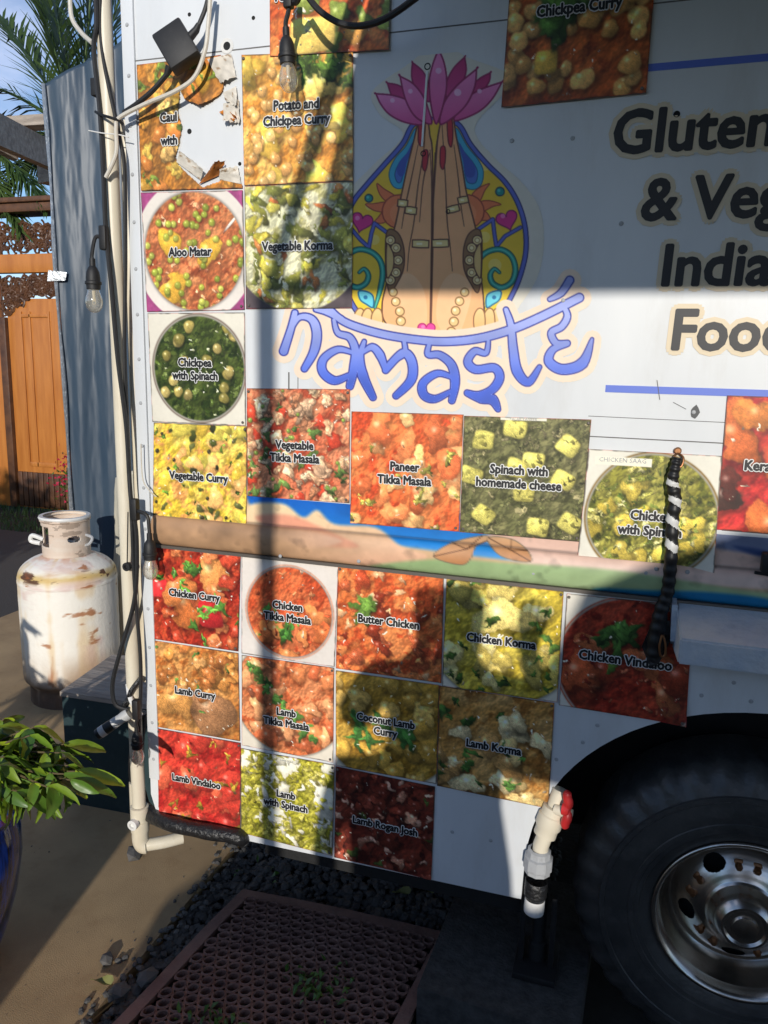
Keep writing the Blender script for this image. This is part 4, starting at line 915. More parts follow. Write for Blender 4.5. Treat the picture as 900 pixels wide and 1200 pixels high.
# ================================================================ MENU POSTERS
DD = dishes()
PO = [ # key, corners (x,z) TL TR BR BL in wall metres, caption lines, caption centre (u, v), label
 ('cauli', [(-1.339, 2.576), (-1.033, 2.578), (-1.027, 2.251), (-1.339, 2.257)], 'Cauliflower\nwith Peas', (.46, .47), 'torn menu poster with its right half ripped away to the bare white panel'),
 ('aloo', [(-1.341, 2.253), (-1.027, 2.246), (-1.025, 1.939), (-1.334, 1.933)], 'Aloo Matar', (.48, .50), 'menu poster of peas and potato in a round bowl captioned Aloo Matar'),
 ('chickspin', [(-1.332, 1.929), (-1.025, 1.932), (-1.025, 1.624), (-1.328, 1.622)], 'Chickpea\nwith Spinach', (.49, .50), 'menu poster of dark green chickpea curry on a white plate captioned Chickpea with Spinach'),
 ('vegcurry', [(-1.324, 1.620), (-1.022, 1.623), (-1.027, 1.311), (-1.339, 1.316)], 'Vegetable Curry', (.50, .49), 'bright yellow menu poster captioned Vegetable Curry just above the belt moulding'),
 ('soup', [(-0.944, 2.871), (-0.627, 2.858), (-0.627, 2.548), (-0.944, 2.561)], 'Tofu Tikka\nMasala', (.30, .42), 'orange menu poster behind the hanging bulb, cut off by the top of the photo'),
 ('potato', [(-1.026, 2.573), (-0.721, 2.554), (-0.716, 2.255), (-1.022, 2.257)], 'Potato and\nChickpea Curry', (.50, .45), 'orange menu poster of potato chunks captioned Potato and Chickpea Curry'),
 ('vkorma', [(-1.022, 2.255), (-0.716, 2.254), (-0.714, 1.943), (-1.021, 1.941)], 'Vegetable Korma', (.50, .49), 'pale menu poster of vegetables in white sauce captioned Vegetable Korma'),
 ('vtikka', [(-1.021, 1.728), (-0.716, 1.735), (-0.713, 1.428), (-1.023, 1.425)], 'Vegetable\nTikka Masala', (.48, .56), 'menu poster of pink cauliflower and peas captioned Vegetable Tikka Masala'),
 ('paneer', [(-0.711, 1.677), (-0.407, 1.681), (-0.406, 1.376), (-0.710, 1.373)], 'Paneer\nTikka Masala', (.50, .52), 'bright orange menu poster captioned Paneer Tikka Masala'),
 ('spincheese', [(-0.406, 1.678), (-0.092, 1.682), (-0.097, 1.377), (-0.405, 1.375)], 'Spinach with\nhomemade cheese', (.47, .49), 'olive menu poster with yellow cheese squares captioned Spinach with homemade cheese'),
 ('saag', [(-0.093, 1.611), (0.207, 1.611), (0.217, 1.304), (-0.102, 1.297)], 'Chicken\nwith Spinach', (.52, .55), 'menu poster behind the twisted strap captioned Chicken with Spinach'),
 ('kerala', [(0.205, 1.750), (0.515, 1.750), (0.521, 1.436), (0.211, 1.436)], 'Kerala Curry', (.40, .50), 'deep red menu poster starting with Kera, cut off at the right edge of the photo'),
 ('chickpea', [(-0.340, 2.709), (-0.026, 2.718), (-0.026, 2.406), (-0.348, 2.399)], 'Chickpea Curry', (.50, .385), 'shaded brown menu poster captioned Chickpea Curry above the lotus and the word Gluten'),
 ('ccurry', [(-1.347, 1.255), (-1.046, 1.253), (-1.058, 0.953), (-1.356, 0.953)], 'Chicken Curry', (.50, .47), 'red menu poster with green leaves captioned Chicken Curry below the belt moulding'),
 ('ctikka', [(-1.043, 1.253), (-0.743, 1.251), (-0.751, 0.950), (-1.047, 0.949)], 'Chicken\nTikka Masala', (.50, .51), 'menu poster of an orange curry in a round white bowl captioned Chicken Tikka Masala'),
 ('butter', [(-0.744, 1.249), (-0.442, 1.247), (-0.438, 0.949), (-0.747, 0.946)], 'Butter Chicken', (.50, .47), 'orange menu poster captioned Butter Chicken with the curved shade edge across it'),
 ('ckorma', [(-0.435, 1.245), (-0.129, 1.245), (-0.126, 0.944), (-0.435, 0.941)], 'Chicken Korma', (.50, .50), 'yellow green menu poster captioned Chicken Korma'),
 ('cvind', [(-0.121, 1.241), (0.179, 1.243), (0.190, 0.934), (-0.121, 0.937)], 'Chicken Vindaloo', (.50, .51), 'dark red menu poster with parsley captioned Chicken Vindaloo right above the wheel arch'),
 ('lcurry', [(-1.356, 0.948), (-1.058, 0.948), (-1.056, 0.665), (-1.358, 0.661)], 'Lamb Curry', (.50, .52), 'golden brown menu poster captioned Lamb Curry'),
 ('ltikka', [(-1.047, 0.944), (-0.752, 0.947), (-0.752, 0.653), (-1.050, 0.653)], 'Lamb\nTikka Masala', (.50, .60), 'orange menu poster with a diagonal band of herbs captioned Lamb Tikka Masala'),
 ('coco', [(-0.747, 0.940), (-0.443, 0.943), (-0.440, 0.647), (-0.743, 0.646)], 'Coconut Lamb\nCurry', (.50, .49), 'dull golden menu poster captioned Coconut Lamb Curry'),
 ('lkorma', [(-0.443, 0.941), (-0.133, 0.941), (-0.129, 0.637), (-0.438, 0.642)], 'Lamb Korma', (.50, .50), 'menu poster of pale brown meat captioned Lamb Korma beside the red valve handle'),
 ('lvind', [(-1.351, 0.656), (-1.054, 0.660), (-1.059, 0.354), (-1.353, 0.345)], 'Lamb Vindaloo', (.48, .50), 'bright red menu poster captioned Lamb Vindaloo at the bottom left corner'),
 ('lspin', [(-1.053, 0.643), (-0.747, 0.646), (-0.751, 0.349), (-1.057, 0.357)], 'Lamb\nwith Spinach', (.50, .48), 'menu poster of green curry on white rice captioned Lamb with Spinach'),
 ('rogan', [(-0.743, 0.643), (-0.444, 0.638), (-0.444, 0.345), (-0.745, 0.345)], 'Lamb Rogan Josh', (.52, .52), 'dark brown red menu poster captioned Lamb Rogan Josh, rightmost of the bottom row'),
]
TORN = [(.42, .22), (.47, .30), (.62, .36), (.74, .33), (.84, .26), (.86, .12), (.80, .02), (.93, -.05), (1.1, -.05), (1.1, .985), (.80, .93), (.62, .985), (.48, .88), (.385, .80), (.36, .74), (.40, .60), (.43, .50), (.40, .40)]
screw = MB(); screw.lathe([(0, .0022), (.0025, .002), (.004, .0006), (.0042, 0)], (0, 0, 0), (0, -1, 0), 8); sc0 = screw.build('screw', M['screw']); sc_me = sc0.data; bpy.data.objects.remove(sc0)
def bil(c, u, v):
    (a, b, cc, d) = [np.array(q) for q in c]
    return a*(1-u)*(1-v)+b*u*(1-v)+cc*u*v+d*(1-u)*v
for pi_, (key, cn, cap, (cu, cv), lab) in enumerate(PO):
    d = DD[key]; d.edges(.5 if pi_ % 2 else .2); N = d.N
    a = np.linspace(0, 1, N); U, Vv = np.meshgrid(a, a)
    c_ = [np.array(q) for q in cn]
    XY = c_[0]*((1-U)*(1-Vv))[..., None]+c_[1]*(U*(1-Vv))[..., None]+c_[2]*(U*Vv)[..., None]+c_[3]*((1-U)*Vv)[..., None]
    wob = .0016*(fbm(N, N, 300+pi_, 3, 2)-.5)
    off = {'cauli': .0055}.get(key, .0034+.0004*(pi_ % 3)) + (.0035 if key in ('soup', 'chickpea', 'saag') else 0)
    Yp = -off+wob*.6
    curl = {'lvind': (0, 1, .006), 'cvind': (1, 1, .012), 'rogan': (1, 1, .004), 'saag': (1, 1, .014)}.get(key)
    if curl: r_ = np.hypot(U-curl[0], Vv-curl[1]); Yp = Yp-curl[2]*np.clip(1-r_/.35, 0, 1)**2
    P3 = np.stack([XY[..., 0], Yp, XY[..., 1]], -1)
    ctr = bil(cn, .5, .5)
    keep = np.ones((N-1, N-1), bool)
    if key == 'cauli':
        ins = np.zeros(U.shape, bool); jag = .02*(fbm(N, N, 8, 16, 3)-.5); n_ = len(TORN)
        UU, VV = U+jag, Vv+jag
        for i in range(n_):
            p_, q_ = TORN[i], TORN[(i+1) % n_]
            if p_[1] == q_[1]: continue
            ins ^= ((p_[1] > VV) != (q_[1] > VV)) & (UU < (q_[0]-p_[0])*(VV-p_[1])/(q_[1]-p_[1])+p_[0])
        keep = ~ins[:-1, :-1]
        P3[..., 1] -= .012*np.clip(1-np.hypot(U-.62, Vv-.38)/.25, 0, 1)**1.5*(U > .38)
    if key == 'lvind':  # rounded lower left corner
        keep &= ~((np.hypot((U-.13), (Vv-.88)) > .13) & (U < .13) & (Vv > .88))[:-1, :-1]
    R_ = root('menu_poster', (ctr[0], -off, ctr[1]), lab, 'poster', 'square menu posters on the truck side')
    sat_ = (d.I.max(-1)-d.I.min(-1))/255.; sat_ = .12+.88*sst(.05, .3, sat_); d.I = np.clip(d.I*(1+sat_[..., None]*(.30*(fbm(N, N, 700+pi_, 40, 2)-.5)+.12*(fbm(N, N, 900+pi_, 5, 3)-.5))[..., None]), 0, 255); g_ = d.I.mean(-1, keepdims=True); pic = 255*np.clip((d.I*.90+g_*.08+6)/255, 0, 1)**.84*np.array([1.02, 1.0, .93]); grid_mesh('picture', P3, pic, M['print'], R_, keep)
    # backing thickness: slim edge strips so the sheet casts a hairline shadow
    eb_ = MB()
    cc3 = [(q[0], 0, q[1]) for q in cn]
    ins_ = .004; cx_ = ctr
    if key != 'cauli':
        pts = [np.array([q[0]+(cx_[0]-q[0])*.02, -.0009, q[1]+(cx_[1]-q[1])*.02]) for q in cn]
        if key == 'lvind': pts = pts[:3]+[pts[3]+np.array([.045, 0, 0]), pts[3]+np.array([0, 0, .045])]
        eb_.prism(pts, (0, -(off-.0032), 0)); eb_.build('backing_board', M['paperedge'], R_, smooth=False)
    rot = math.atan2((cn[1][1]-cn[0][1]+cn[2][1]-cn[3][1])/2, .61)
    lines = cap.split('\n'); sz = .0325
    if key == 'cvind': sz = .0355
    capo = R_
    for li, tline in enumerate(lines):
        q = bil(cn, cu, cv+(li-(len(lines)-1)/2)*.118)
        if key in ('spincheese',): q = bil(cn, cu, cv+(li-.5)*.115)
        yb = -off-.0036-(.010 if key in ('cvind', 'saag') else .0)*.25
        if key == 'cauli':
            if li == 0: tline = 'Caul'
            else: tline = 'with'
            q = bil(cn, .31 if li == 0 else .31, .43+li*.18); yb = -off-.0025
        if key == 'soup':
            if li == 1: continue
            tline = 'Tofu'; q = bil(cn, .12, .565)
        o1 = wall_text('caption_outline', tline, q[0], q[1]-.011, sz, .0036, M['inkw'], R_, yb, rot=rot, sx=.88, sz=1.0, res=2)
        o2 = wall_text('caption', tline, q[0], q[1]-.011, sz, .0014, INKB, R_, yb-.0012, rot=rot, sx=.88, sz=1.0, res=2, copies=8)
    if key == 'spincheese': wall_text('small_print', 'PALAK PANEER', *(bil(cn, .48, .018)+np.array([0, -.002])), .010, 0, M['grey'], R_, -off-.002, rot=rot, res=1)
    if key == 'saag': wall_text('small_print', 'CHICKEN SAAG', *(bil(cn, .27, .09)), .0155, 0, M['grey'], R_, -off-.002, rot=rot, res=1)
    if key == 'lspin': wall_text('small_print', 'LAMB SAAG', *(bil(cn, .5, .06)), .008, 0, M['grey'], R_, -off-.002, rot=rot, res=1)
    for (u, v_) in ((.02, .03), (.98, .03), (.97, .97), (.03, .97)):
        if key == 'cauli' and u > .5: continue
        if key == 'lvind' and (u, v_) == (.03, .97): continue
        if random.random() < .55: continue
        q = bil(cn, u, v_); s_ = bpy.data.objects.new('screw', sc_me); COL.objects.link(s_); s_.parent = R_
        s_.location = (q[0]-ctr[0], -.0016-(curl[2] if curl and abs(curl[0]-u) < .1 and abs(curl[1]-v_) < .1 else 0), q[1]-ctr[1])
    if key == 'cauli':  # torn vinyl flaps with real curl
        def flap(pts, lift, seed, m, prn=False):
            rr = np.random.RandomState(seed); vs = []; n_ = 14
            A_, B_, C_, D4 = [np.array(bil(cn, *p)) for p in pts]
            h_ = 12; Pf = np.zeros((n_, h_, 3)); 
            for i in range(n_):
                for j in range(h_):
                    u, v2 = i/(n_-1), j/(h_-1); q = A_*(1-u)*(1-v2)+B_*u*(1-v2)+C_*u*v2+D4*(1-u)*v2
                    Pf[i, j] = (q[0]+.004*(rr.rand()-.5)*(v2), -off-.001-lift*v2**1.4*(.6+.6*math.sin(u*5+seed))-.003*rr.rand()*v2, q[1]+.006*(rr.rand()-.5)*v2)
            col = np.ones((n_, h_, 3))*np.array([222, 214, 200])*(.8+.3*fbm(n_, h_, seed, 4, 3)[..., None])
            if prn: col = np.array(prn)*(.6+.8*fbm(n_, h_, seed, 5, 3)[..., None])
            else: col[fbm(n_, h_, seed+4, 5, 3) > .70] = (150, 120, 86)
            grid_mesh('torn_flap', Pf, col, M['print'], R_)
        flap([(.37, .78), (.60, .93), (.66, .86), (.42, .70)], .010, 3, 'paperedge'); flap([(.58, .965), (.78, .90), (.86, .80), (.72, .83)], .022, 5, 'paperedge', (150, 90, 40))
        flap([(.78, .93), (.99, .97), (.97, .84), (.80, .86)], .010, 6, 'paperedge'); flap([(.84, .36), (.99, .34), (1.0, .52), (.86, .50)], .014, 7, 'paperedge')
        flap([(.84, .28), (.97, .24), (.99, .40), (.88, .35)], .010, 9, 'paperedge'); flap([(.70, .02), (.93, .0), (.98, .18), (.83, .22)], .008, 12, 'paperedge')
        flap([(.80, .42), (.86, .40), (.98, .47), (.95, .50)], .012, 15, 'paperedge', (200, 120, 30))

# ================================================================ CORNER PIPE AND CABLES
PR = root('drain_pipe', (-1.41, -.02, .25), 'cream plastic pipe standing along the left corner of the truck with elbow at the ground', 'pipe')
b = MB(); b.tube([(-1.432, -.012, 3.1), (-1.428, -.012, 2.0), (-1.425, -.014, 1.2), (-1.418, -.016, .36)], .0215, 20); b.build('pipe', M['pvc'], PR)
e = W(172, 945, -.02)
b = MB(); b.lathe([(.0216, .0), (.029, .001), (.029, .035), (.026, .037), (.026, .05), (.029, .052), (.029, .085), (.0216, .086)], (-1.416, -.018, .295), (0, 0, 1), 24); b.build('coupling', M['pvc'], PR)
b = MB(); b.lathe([(.017, 0), (.017, .016), (.009, .017), (.009, .010), (0, .010)], (-1.416, -.044, .335), (0, -1, 0), 16); b.build('plug', M['white'], PR)
b = MB(); b.tube(spline([(-1.416, -.018, .30), (-1.415, -.02, .262), (-1.405, -.018, .243), (-1.388, -.008, .243), (-1.35, .02, .243), (-1.31, .06, .243)], 6), [.0265]*16+[.020]*15, 18); b.build('elbow', M['pvc'], PR)
p2 = root('second_pipe', (-1.41, .03, 1.), 'second cream pipe just behind the corner pipe, showing as a narrow strip on its right', 'pipe')
b = MB(); b.tube([(-1.408, .030, 2.45), (-1.400, .022, .8)], .016, 16); b.build('pipe', M['pvc'], p2)

def cable(name, pts, r, m, label, cat='cable', group=None, parent=None, k=8, n=8):
    b = MB(); b.tube(spline(pts, k), r, n); o = b.build(name, M[m], parent)
    if parent is None: tag(o, label, cat, group)
    return o
def PC(px, py, y=-.04): return W(px, py, y)
cable('power_cable', [PC(112, -10), PC(113, 30), PC(110, 60, -.035), PC(117, 130, -.04), PC(121, 200, -.045), PC(124, 270, -.05), PC(130, 330, -.05), PC(138, 420, -.05), (*PC(148, 500, -.05),), PC(153, 580, -.05), PC(160, 630, -.05), PC(158, 700, -.05), PC(142, 760, -.06), PC(132, 800, -.06), PC(135, 825, -.06), PC(150, 832, -.05)], .0065, 'black', 'black round cable running down beside the cream corner pipe and curling at its foot')
cable('string_light_cable', [PC(118, -10, -.03), PC(120, 60, -.03), PC(140, 160, -.03), PC(146, 200, -.03), PC(147, 300, -.022), PC(146, 420, -.03), PC(150, 520, -.045), PC(154, 600, -.055), PC(158, 690, -.045), PC(165, 780, -.045), PC(163, 860, -.045)], .0055, 'black', 'thin black cable twisted round the corner pipe carrying the bulb holders')
cable('white_cable', [PC(247, -12, -.05), PC(244, 30, -.05), PC(240, 60, -.05), PC(228, 90, -.05), PC(205, 107, -.055), PC(170, 122, -.055), PC(140, 138, -.05), PC(136, 150, -.05), PC(136, 180, -.05), PC(124, 208, -.05)], .0055, 'cabwhite', 'white cable looping from the top past the black adapter to the corner pipe')
cable('white_cable', [PC(82, -10, .1), PC(84, 20, .1), PC(95, 38, .06), PC(108, 50, .0)], .0065, 'cabwhite', 'short white cable hanging in front of the palm leaves left of the pipe')
cable('adapter_cable', [PC(246, -12, -.04), PC(240, 12, -.04), PC(229, 38, -.045)], .0055, 'black', 'short black lead entering the black adapter from above')
cable('adapter_cable', [PC(198, 84, -.05), PC(180, 105, -.05), PC(160, 122, -.045), PC(145, 132, -.04)], .0065, 'black', 'short black lead leaving the black adapter toward the corner pipe')
cable('white_cable', [PC(165, 520, -.03), PC(167, 560, -.03), PC(175, 575, -.03), PC(183, 582, -.02)], .0018, 'cabwhite', 'hair thin white wire beside the Vegetable Curry poster')
cable('overhead_cable', [PC(352, -18, -.12), PC(372, 10, -.12), PC(398, 27, -.12), PC(425, 30, -.12), PC(455, 20, -.12), PC(492, -6, -.12), PC(505, -18, -.12)], .0075, 'black', 'thick black cable sagging across the top beside the hanging bulb')
cable('overhead_cable', [PC(333, -14, -.10), PC(345, 2, -.10), PC(352, -10, -.11)], .009, 'black', 'black cable knot holding the topmost hanging bulb')
# zip ties
b = MB(); b.tube(spline([PC(112, 131, -.04), PC(117, 134, -.05), PC(130, 138, -.06), PC(139, 141, -.05), PC(144, 146, -.04)], 5), .004, 6); tag(b.build('cable_tie', M['black']), 'black cable tie round the corner pipe below the adapter', 'cable tie')
b = MB(); b.tube(spline([PC(104, 153, -.05), PC(120, 156, -.055), PC(140, 158, -.045), PC(151, 161, -.04)], 5), .0016, 6); tag(b.build('cable_tie', M['white']), 'thin white cable tie sticking out across the pipe', 'cable tie')
b = MB(); b.box(W(106, 112, .0)-np.array([0, 0, 0]), W(114, 90, -.0)+np.array([0, .03, 0]), bev=.003); tag(b.build('pipe_clip', M['black']), 'small black clip behind the pipe against the tarp', 'clip')
# adapter
AR = root('power_adapter', W(210, 57, -.06), 'black square power adapter hanging in front of the white panel', 'adapter')
c0 = W(209, 56, -.055); b = MB(); Rt = Matrix.Rotation(math.radians(-33), 4, 'Y') @ Matrix.Rotation(math.radians(14), 4, 'Z')
b.box(c0-np.array([.042, .026, .050]), c0+np.array([.042, .020, .050]), tilt=Rt, bev=.005); b.build('housing', M['black'], AR)
b = MB(); b.tube([W(222, 44, -.05), W(230, 35, -.045), W(233, 28, -.045)], [.011, .009, .006], 12); b.build('strain_relief', M['black'], AR)
b = MB(); b.tube([W(199, 78, -.05), W(195, 88, -.05)], [.011, .007], 12); b.build('strain_relief', M['black'], AR)

# bulbs
def bulb(p, L_, lab, s=1., tilt=0., tail=None):
    """p: top of the socket"""
    R_ = root('hanging_bulb', p, lab, 'light bulb', 'clear bulbs on the black string')
    o = np.array(p); ax = np.array([math.sin(tilt), 0, -math.cos(tilt)])
    b = MB(); b.lathe([(0, 0), (.008*s, .0), (.0085*s, .02*s), (.013*s, .026*s), (.0175*s, .036*s), (.0195*s, .052*s), (.0195*s, .06*s), (.0225*s, .062*s), (.0225*s, .069*s), (.0195*s, .071*s), (.019*s, .083*s), (.015*s, .083*s)], o, ax, 22); b.build('socket', M['black'], R_)
    b = MB(); b.lathe([(.0145*s, .078*s), (.0165*s, .090*s), (.0215*s, .104*s), (.0235*s, .118*s), (.021*s, .132*s), (.014*s, .142*s), (.006*s, .1465*s), (0, .147*s)], o, ax, 24); b.build('glass_bulb', M['glass'], R_)
    b = MB(); q = o+ax*.086*s; b.tube([q, q+ax*.03*s], [.005*s, .003*s], 8); b.tube(spline([q+ax*.022*s+np.array([-.004, 0, 0]), q+ax*.036*s+np.array([-.005, 0, .0]), q+ax*.036*s+np.array([.005, 0, 0]), q+ax*.022*s+np.array([.004, 0, 0])], 4), .0008*s, 5); b.build('filament', M['pvc'], R_)
    if tail is not None:
        b = MB(); b.tube(spline([tail[0], tail[1], o+np.array([0, 0, .012]), o], 6), .0055, 8); b.build('lead', M['black'], R_)
        b = MB(); t0 = np.array(tail[0]); b.box(t0-np.array([.010, .012, .03]), t0+np.array([.012, .010, .035]), bev=.004); b.build('junction', M['black'], R_)
    return R_
bulb(W(108, 303, -.06), 0, 'clear bulb hanging from the cable in front of the blue grey tarp', tail=(W(122, 280, -.05), W(112, 278, -.058)))
bulb(W(175, 625, -.06), 0, 'clear bulb over the left edge of the Chicken Curry poster', s=.95, tail=(W(158, 598, -.055), W(172, 604, -.06)))
bulb(W(335, 32, -.10), 0, 'clear bulb hanging at the top in front of the orange posters', s=.98, tilt=.06, tail=(W(338, -6, -.10), W(339, 8, -.10)))
bulb(W(160, 852, -.06), 0, 'clear bulb near the ground behind the cream pipe, lowest of the string', s=.85, tail=(W(160, 832, -.055), W(161, 838, -.06)))
b = MB(); c_ = W(149, 664, -.05); b.lathe([(0, -.006), (.013, -.006), (.013, .006), (.006, .0065), (.005, .001), (0, .001)], c_, (0, -1, 0), 16); b.tube([c_, W(150, 600, -.05)], .002, 6); tag(b.build('socket_cap', M['black']), 'round black end cap dangling on a thread left of the pipe', 'cap')
# striped spout
SR = root('striped_spout', W(140, 835, -.08), 'short grey and black banded tube pointing left below the cable loop', 'spout')
p0, p1 = W(151, 836, -.05), W(114, 861, -.10)
def bands(i, j): return (.012, .012, .012) if i in (4, 5) or i == 7 else (.45, .45, .44)
b = MB(); b.tube([p0+(p1-p0)*t for t in (0, .12, .25, .4, .5, .62, .74, .9, 1.)], [.018, .018, .016, .0165, .017, .018, .018, .018, .017], 16, cols=bands); b.build('tube', M['paintprint'], SR)
b = MB(); b.lathe([(.013, 0), (0, .002)], p1, p1-p0, 14); b.build('opening', M['void'], SR)
for i, (a_, c_) in enumerate([((150, 802), (165, 838)), ((158, 812), (142, 838)), ((165, 795), (150, 826))]):
    b = MB(); b.tube(spline([W(*a_, -.02), W((a_[0]+c_[0])/2-4, (a_[1]+c_[1])/2, -.045), W(*c_, -.03)], 6), .008, 8); tag(b.build('hose', M['blacktape' if i else 'white']), ['dirty white hose fitting beside the foot of the pipe', 'taped black hose above the striped spout', 'black hose curving behind the cream pipe foot'][i], 'hose')

# ================================================================ TWISTED STRAP ON THE SAAG POSTER
ST = root('twisted_strap', W(792, 527, -.02), 'black and white twisted strap hanging from a bolt over the lower right posters', 'strap')
spn = [W(794, 536, -.03), W(791, 548, -.032), W(788, 565, -.032), W(791, 585, -.034), W(788, 610, -.034), W(787, 640, -.034), W(785, 670, -.034), W(782, 695, -.034), W(775, 715, -.034), W(770, 740, -.036), W(766, 768, -.036)]
sp = spline(spn, 22); n_ = len(sp)
def strapcol(i, j):
    t = i/n_
    if .17 < t < .52: return (.62, .62, .6) if ((i*.047 + j/30) % 1.0) < .36 else (.012, .012, .012)
    return (.012, .012, .013)
b = MB(); b.tube(sp, [(.010+.005*min(1, i/(n_*.25))+.0022*math.sin(i*.295*2)*.5+(.006*max(0, (i/n_-.72)/.28))) for i in range(n_)], 30, cols=strapcol); b.build('braided_cord', M['paintprint'], ST)
b = MB(); b.lathe([(0, .014), (.006, .014), (.009, .008), (.006, .006), (.0055, 0)], W(794, 528, 0), (0, -1, 0), 14); b.tube(spline([W(795, 531, -.012), W(801, 537, -.02), W(798, 547, -.026), W(790, 545, -.026), W(790, 535, -.02), W(795, 531, -.012)], 6), .0026, 8); b.build('bolt_hook', M['copper'], ST)
b = MB(); rg = [W(752, 758, -.030), W(766, 726, -.045), W(785, 728, -.040), W(785, 752, -.030), W(772, 778, -.030), W(762, 782, -.030)]
b.prism([tuple(q) for q in rg], (0, .006, 0)); b.build('cloth_end', M['blacktape'], ST, smooth=False)
b = MB(); b.tube(spline([W(776, 744, -.052), W(773, 756, -.055), W(774, 768, -.055), W(779, 768, -.055), W(780, 756, -.055), W(777, 744, -.052)], 6), .0028, 8); b.build('ring', M['copper'], ST)

# ================================================================ DRAIN VALVE BY THE WHEEL
VR = root('drain_valve', (-.10, -.02, .45), 'white plastic drain valve with red handle hanging beside the wheel arch', 'valve')
a0 = W(657, 925, .0); a1 = W(644, 965, -.02); a2 = W(634, 990, -.025); a3 = W(629, 1040, -.025); a4 = W(625, 1078, -.025)
b = MB(); b.tube([a0, a1, a2, W(632, 1008, -.025)], .0215, 20); b.build('pipe', M['pvc'], VR)
dv = (a2-a0)/np.linalg.norm(a2-a0)
b = MB(); b.lathe([(.022, 0), (.030, .002), (.030, .022), (.034, .026), (.035, .055), (.030, .064), (.030, .084), (.022, .086)], W(650, 945, -.012), dv, 24); b.build('valve_body', M['pvc'], VR)
b = MB(); st_ = W(650, 948, -.03); b.tube([st_, st_+np.array([.045, -.012, 0])], .014, 14); b.build('valve_stem', M['pvc'], VR)
hb = MB(); hx = W(664, 948, -.045)
for k in range(2):
    sgn = 1 if k else -1
    hb.tube(spline([hx, hx+np.array([.004, -.004, sgn*.018]), hx+np.array([-.001, -.004, sgn*.040]), hx+np.array([.003, -.004, sgn*.052])], 5), [.008, .009, .010, .011, .012, .0125, .013, .013, .0125, .0125, .012, .012, .011, .0105, .009, .006], 12)
hb.lathe([(0, .0), (.017, 0), (.018, .012), (.013, .018), (0, .019)], hx-np.array([.01, 0, 0]), (1, -.2, 0), 16); hb.build('valve_handle', M['red'], VR)
b = MB(); dn = (a3-a2)/np.linalg.norm(a3-a2)
b.lathe([(.024, -.004), (.032, 0), (.033, .016), (.039, .019), (.040, .050), (.036, .054), (.036, .064), (.030, .066)], W(632, 996, -.025), dn, 10); b.build('union_nut', M['grey'], VR)
b = MB(); b.lathe([(.030, 0), (.031, .002), (.031, .045), (.028, .047)], W(629, 1031, -.025), dn, 20); b.build('rubber_sleeve', M['blacktape'], VR)
b = MB(); b.lathe([(.027, 0), (.028, .03), (.027, .042), (.018, .05), (0, .053)], W(627, 1052, -.025), dn, 22); b.build('end_cap', M['white'], VR)
# jack stand and block
CB = G(487, 1160, .10)
b = MB(); b.box((CB[0], CB[1]+.01, -.04), (CB[0]+.44, CB[1]+.62, .10), rz=-.04, piv=(CB[0], CB[1], 0), bev=.006); tag(b.build('concrete_block', M['block']), 'dark grey concrete block on the ground under the truck in front of the jack', 'block')
JR = root('jack_stand', (-.14, .05, .1), 'black steel stabiliser jack with two posts standing on the concrete block', 'jack')
for px in (612, 648):
    q = W(px, 1090, .04); b = MB(); b.box((q[0]-.007, .03, .12), (q[0]+.007, .055, .345), bev=.002); b.build('post', M['black'], JR)
q = W(630, 1100, .05); b = MB(); b.box((q[0]-.06, -.02, .105), (q[0]+.06, .14, .125), bev=.003); b.build('base_plate', M['black'], JR)
b = MB(); b.lathe([(.030, 0), (.028, .05), (.02, .055), (.02, .2)], (q[0], .07, .125), (0, 0, 1), 16); b.build('screw_post', M['void'], JR)

# ================================================================ TARP, SHEET, BOX, TANK
def sheetgrid(name, c, m, label, cat, seed, amp, nu=40, nv=90, parent=None, fold=9):
    c = [np.array(q) for q in c]; U, V_ = np.meshgrid(np.linspace(0, 1, nu), np.linspace(0, 1, nv))
    P = c[0]*((1-U)*(1-V_))[..., None]+c[1]*(U*(1-V_))[..., None]+c[2]*(U*V_)[..., None]+c[3]*((1-U)*V_)[..., None]
    nrm = np.cross(c[1]-c[0], c[3]-c[0]); nrm /= np.linalg.norm(nrm)
    h = (fbm(nv, nu, seed, 3, 5)-.5)*amp*1.6 + .35*amp*np.sin(U*fold+3*fbm(nv, nu, seed+1, 3, 2)+V_*1.5)
    P = P+nrm*h[..., None]; o0 = origin(parent)
    idx = np.arange(nu*nv).reshape(nv, nu); q = np.stack([idx[:-1, :-1], idx[1:, :-1], idx[1:, 1:], idx[:-1, 1:]], -1).reshape(-1, 4)
    me = bpy.data.meshes.new(name); me.from_pydata((P.reshape(-1, 3)-o0).tolist(), [], q.tolist()); me.update()
    o = link(name, me, M[m], parent)
    sm = o.modifiers.new('thickness', 'SOLIDIFY'); sm.thickness = .002; sm.offset = 0
    if parent is None: tag(o, label, cat)
    return o
TL_ = W(53, 98, 1.80); B2 = W(93, 700, 1.80); B2[0] = TL_[0]+.0; TE = W(160, 38, 1.98); 
print('tarp', TL_, B2, W(93, 700, 1.8))
TP = root('tarp', (TL_[0], 1.8, .3), 'blue grey plastic tarp hanging as a tall screen behind the gas cylinder', 'tarp')
B2 = W(93, 700, 1.80); B2 = TL_+(B2-TL_)*((TL_[2]-.12)/(TL_[2]-B2[2]))
sheetgrid('tarp_sheet', [TL_, (TE[0], 1.98, TE[2]), (TE[0], 1.98, .12), B2], 'tarp', '', '', 21, .024, parent=TP, fold=16, nu=80, nv=160)
def edge(z): t = (TL_[2]-z)/(TL_[2]-B2[2]); return TL_+(B2-TL_)*t
hm = MB(); hm.tube([edge(z)+np.array([.004*math.sin(5*z), -.012, 0]) for z in np.linspace(TL_[2]-.005, B2[2], 40)], [.011+.003*math.sin(i*.7) for i in range(40)], 8); hm.build('folded_hem', M['tarpfoil'], TP)
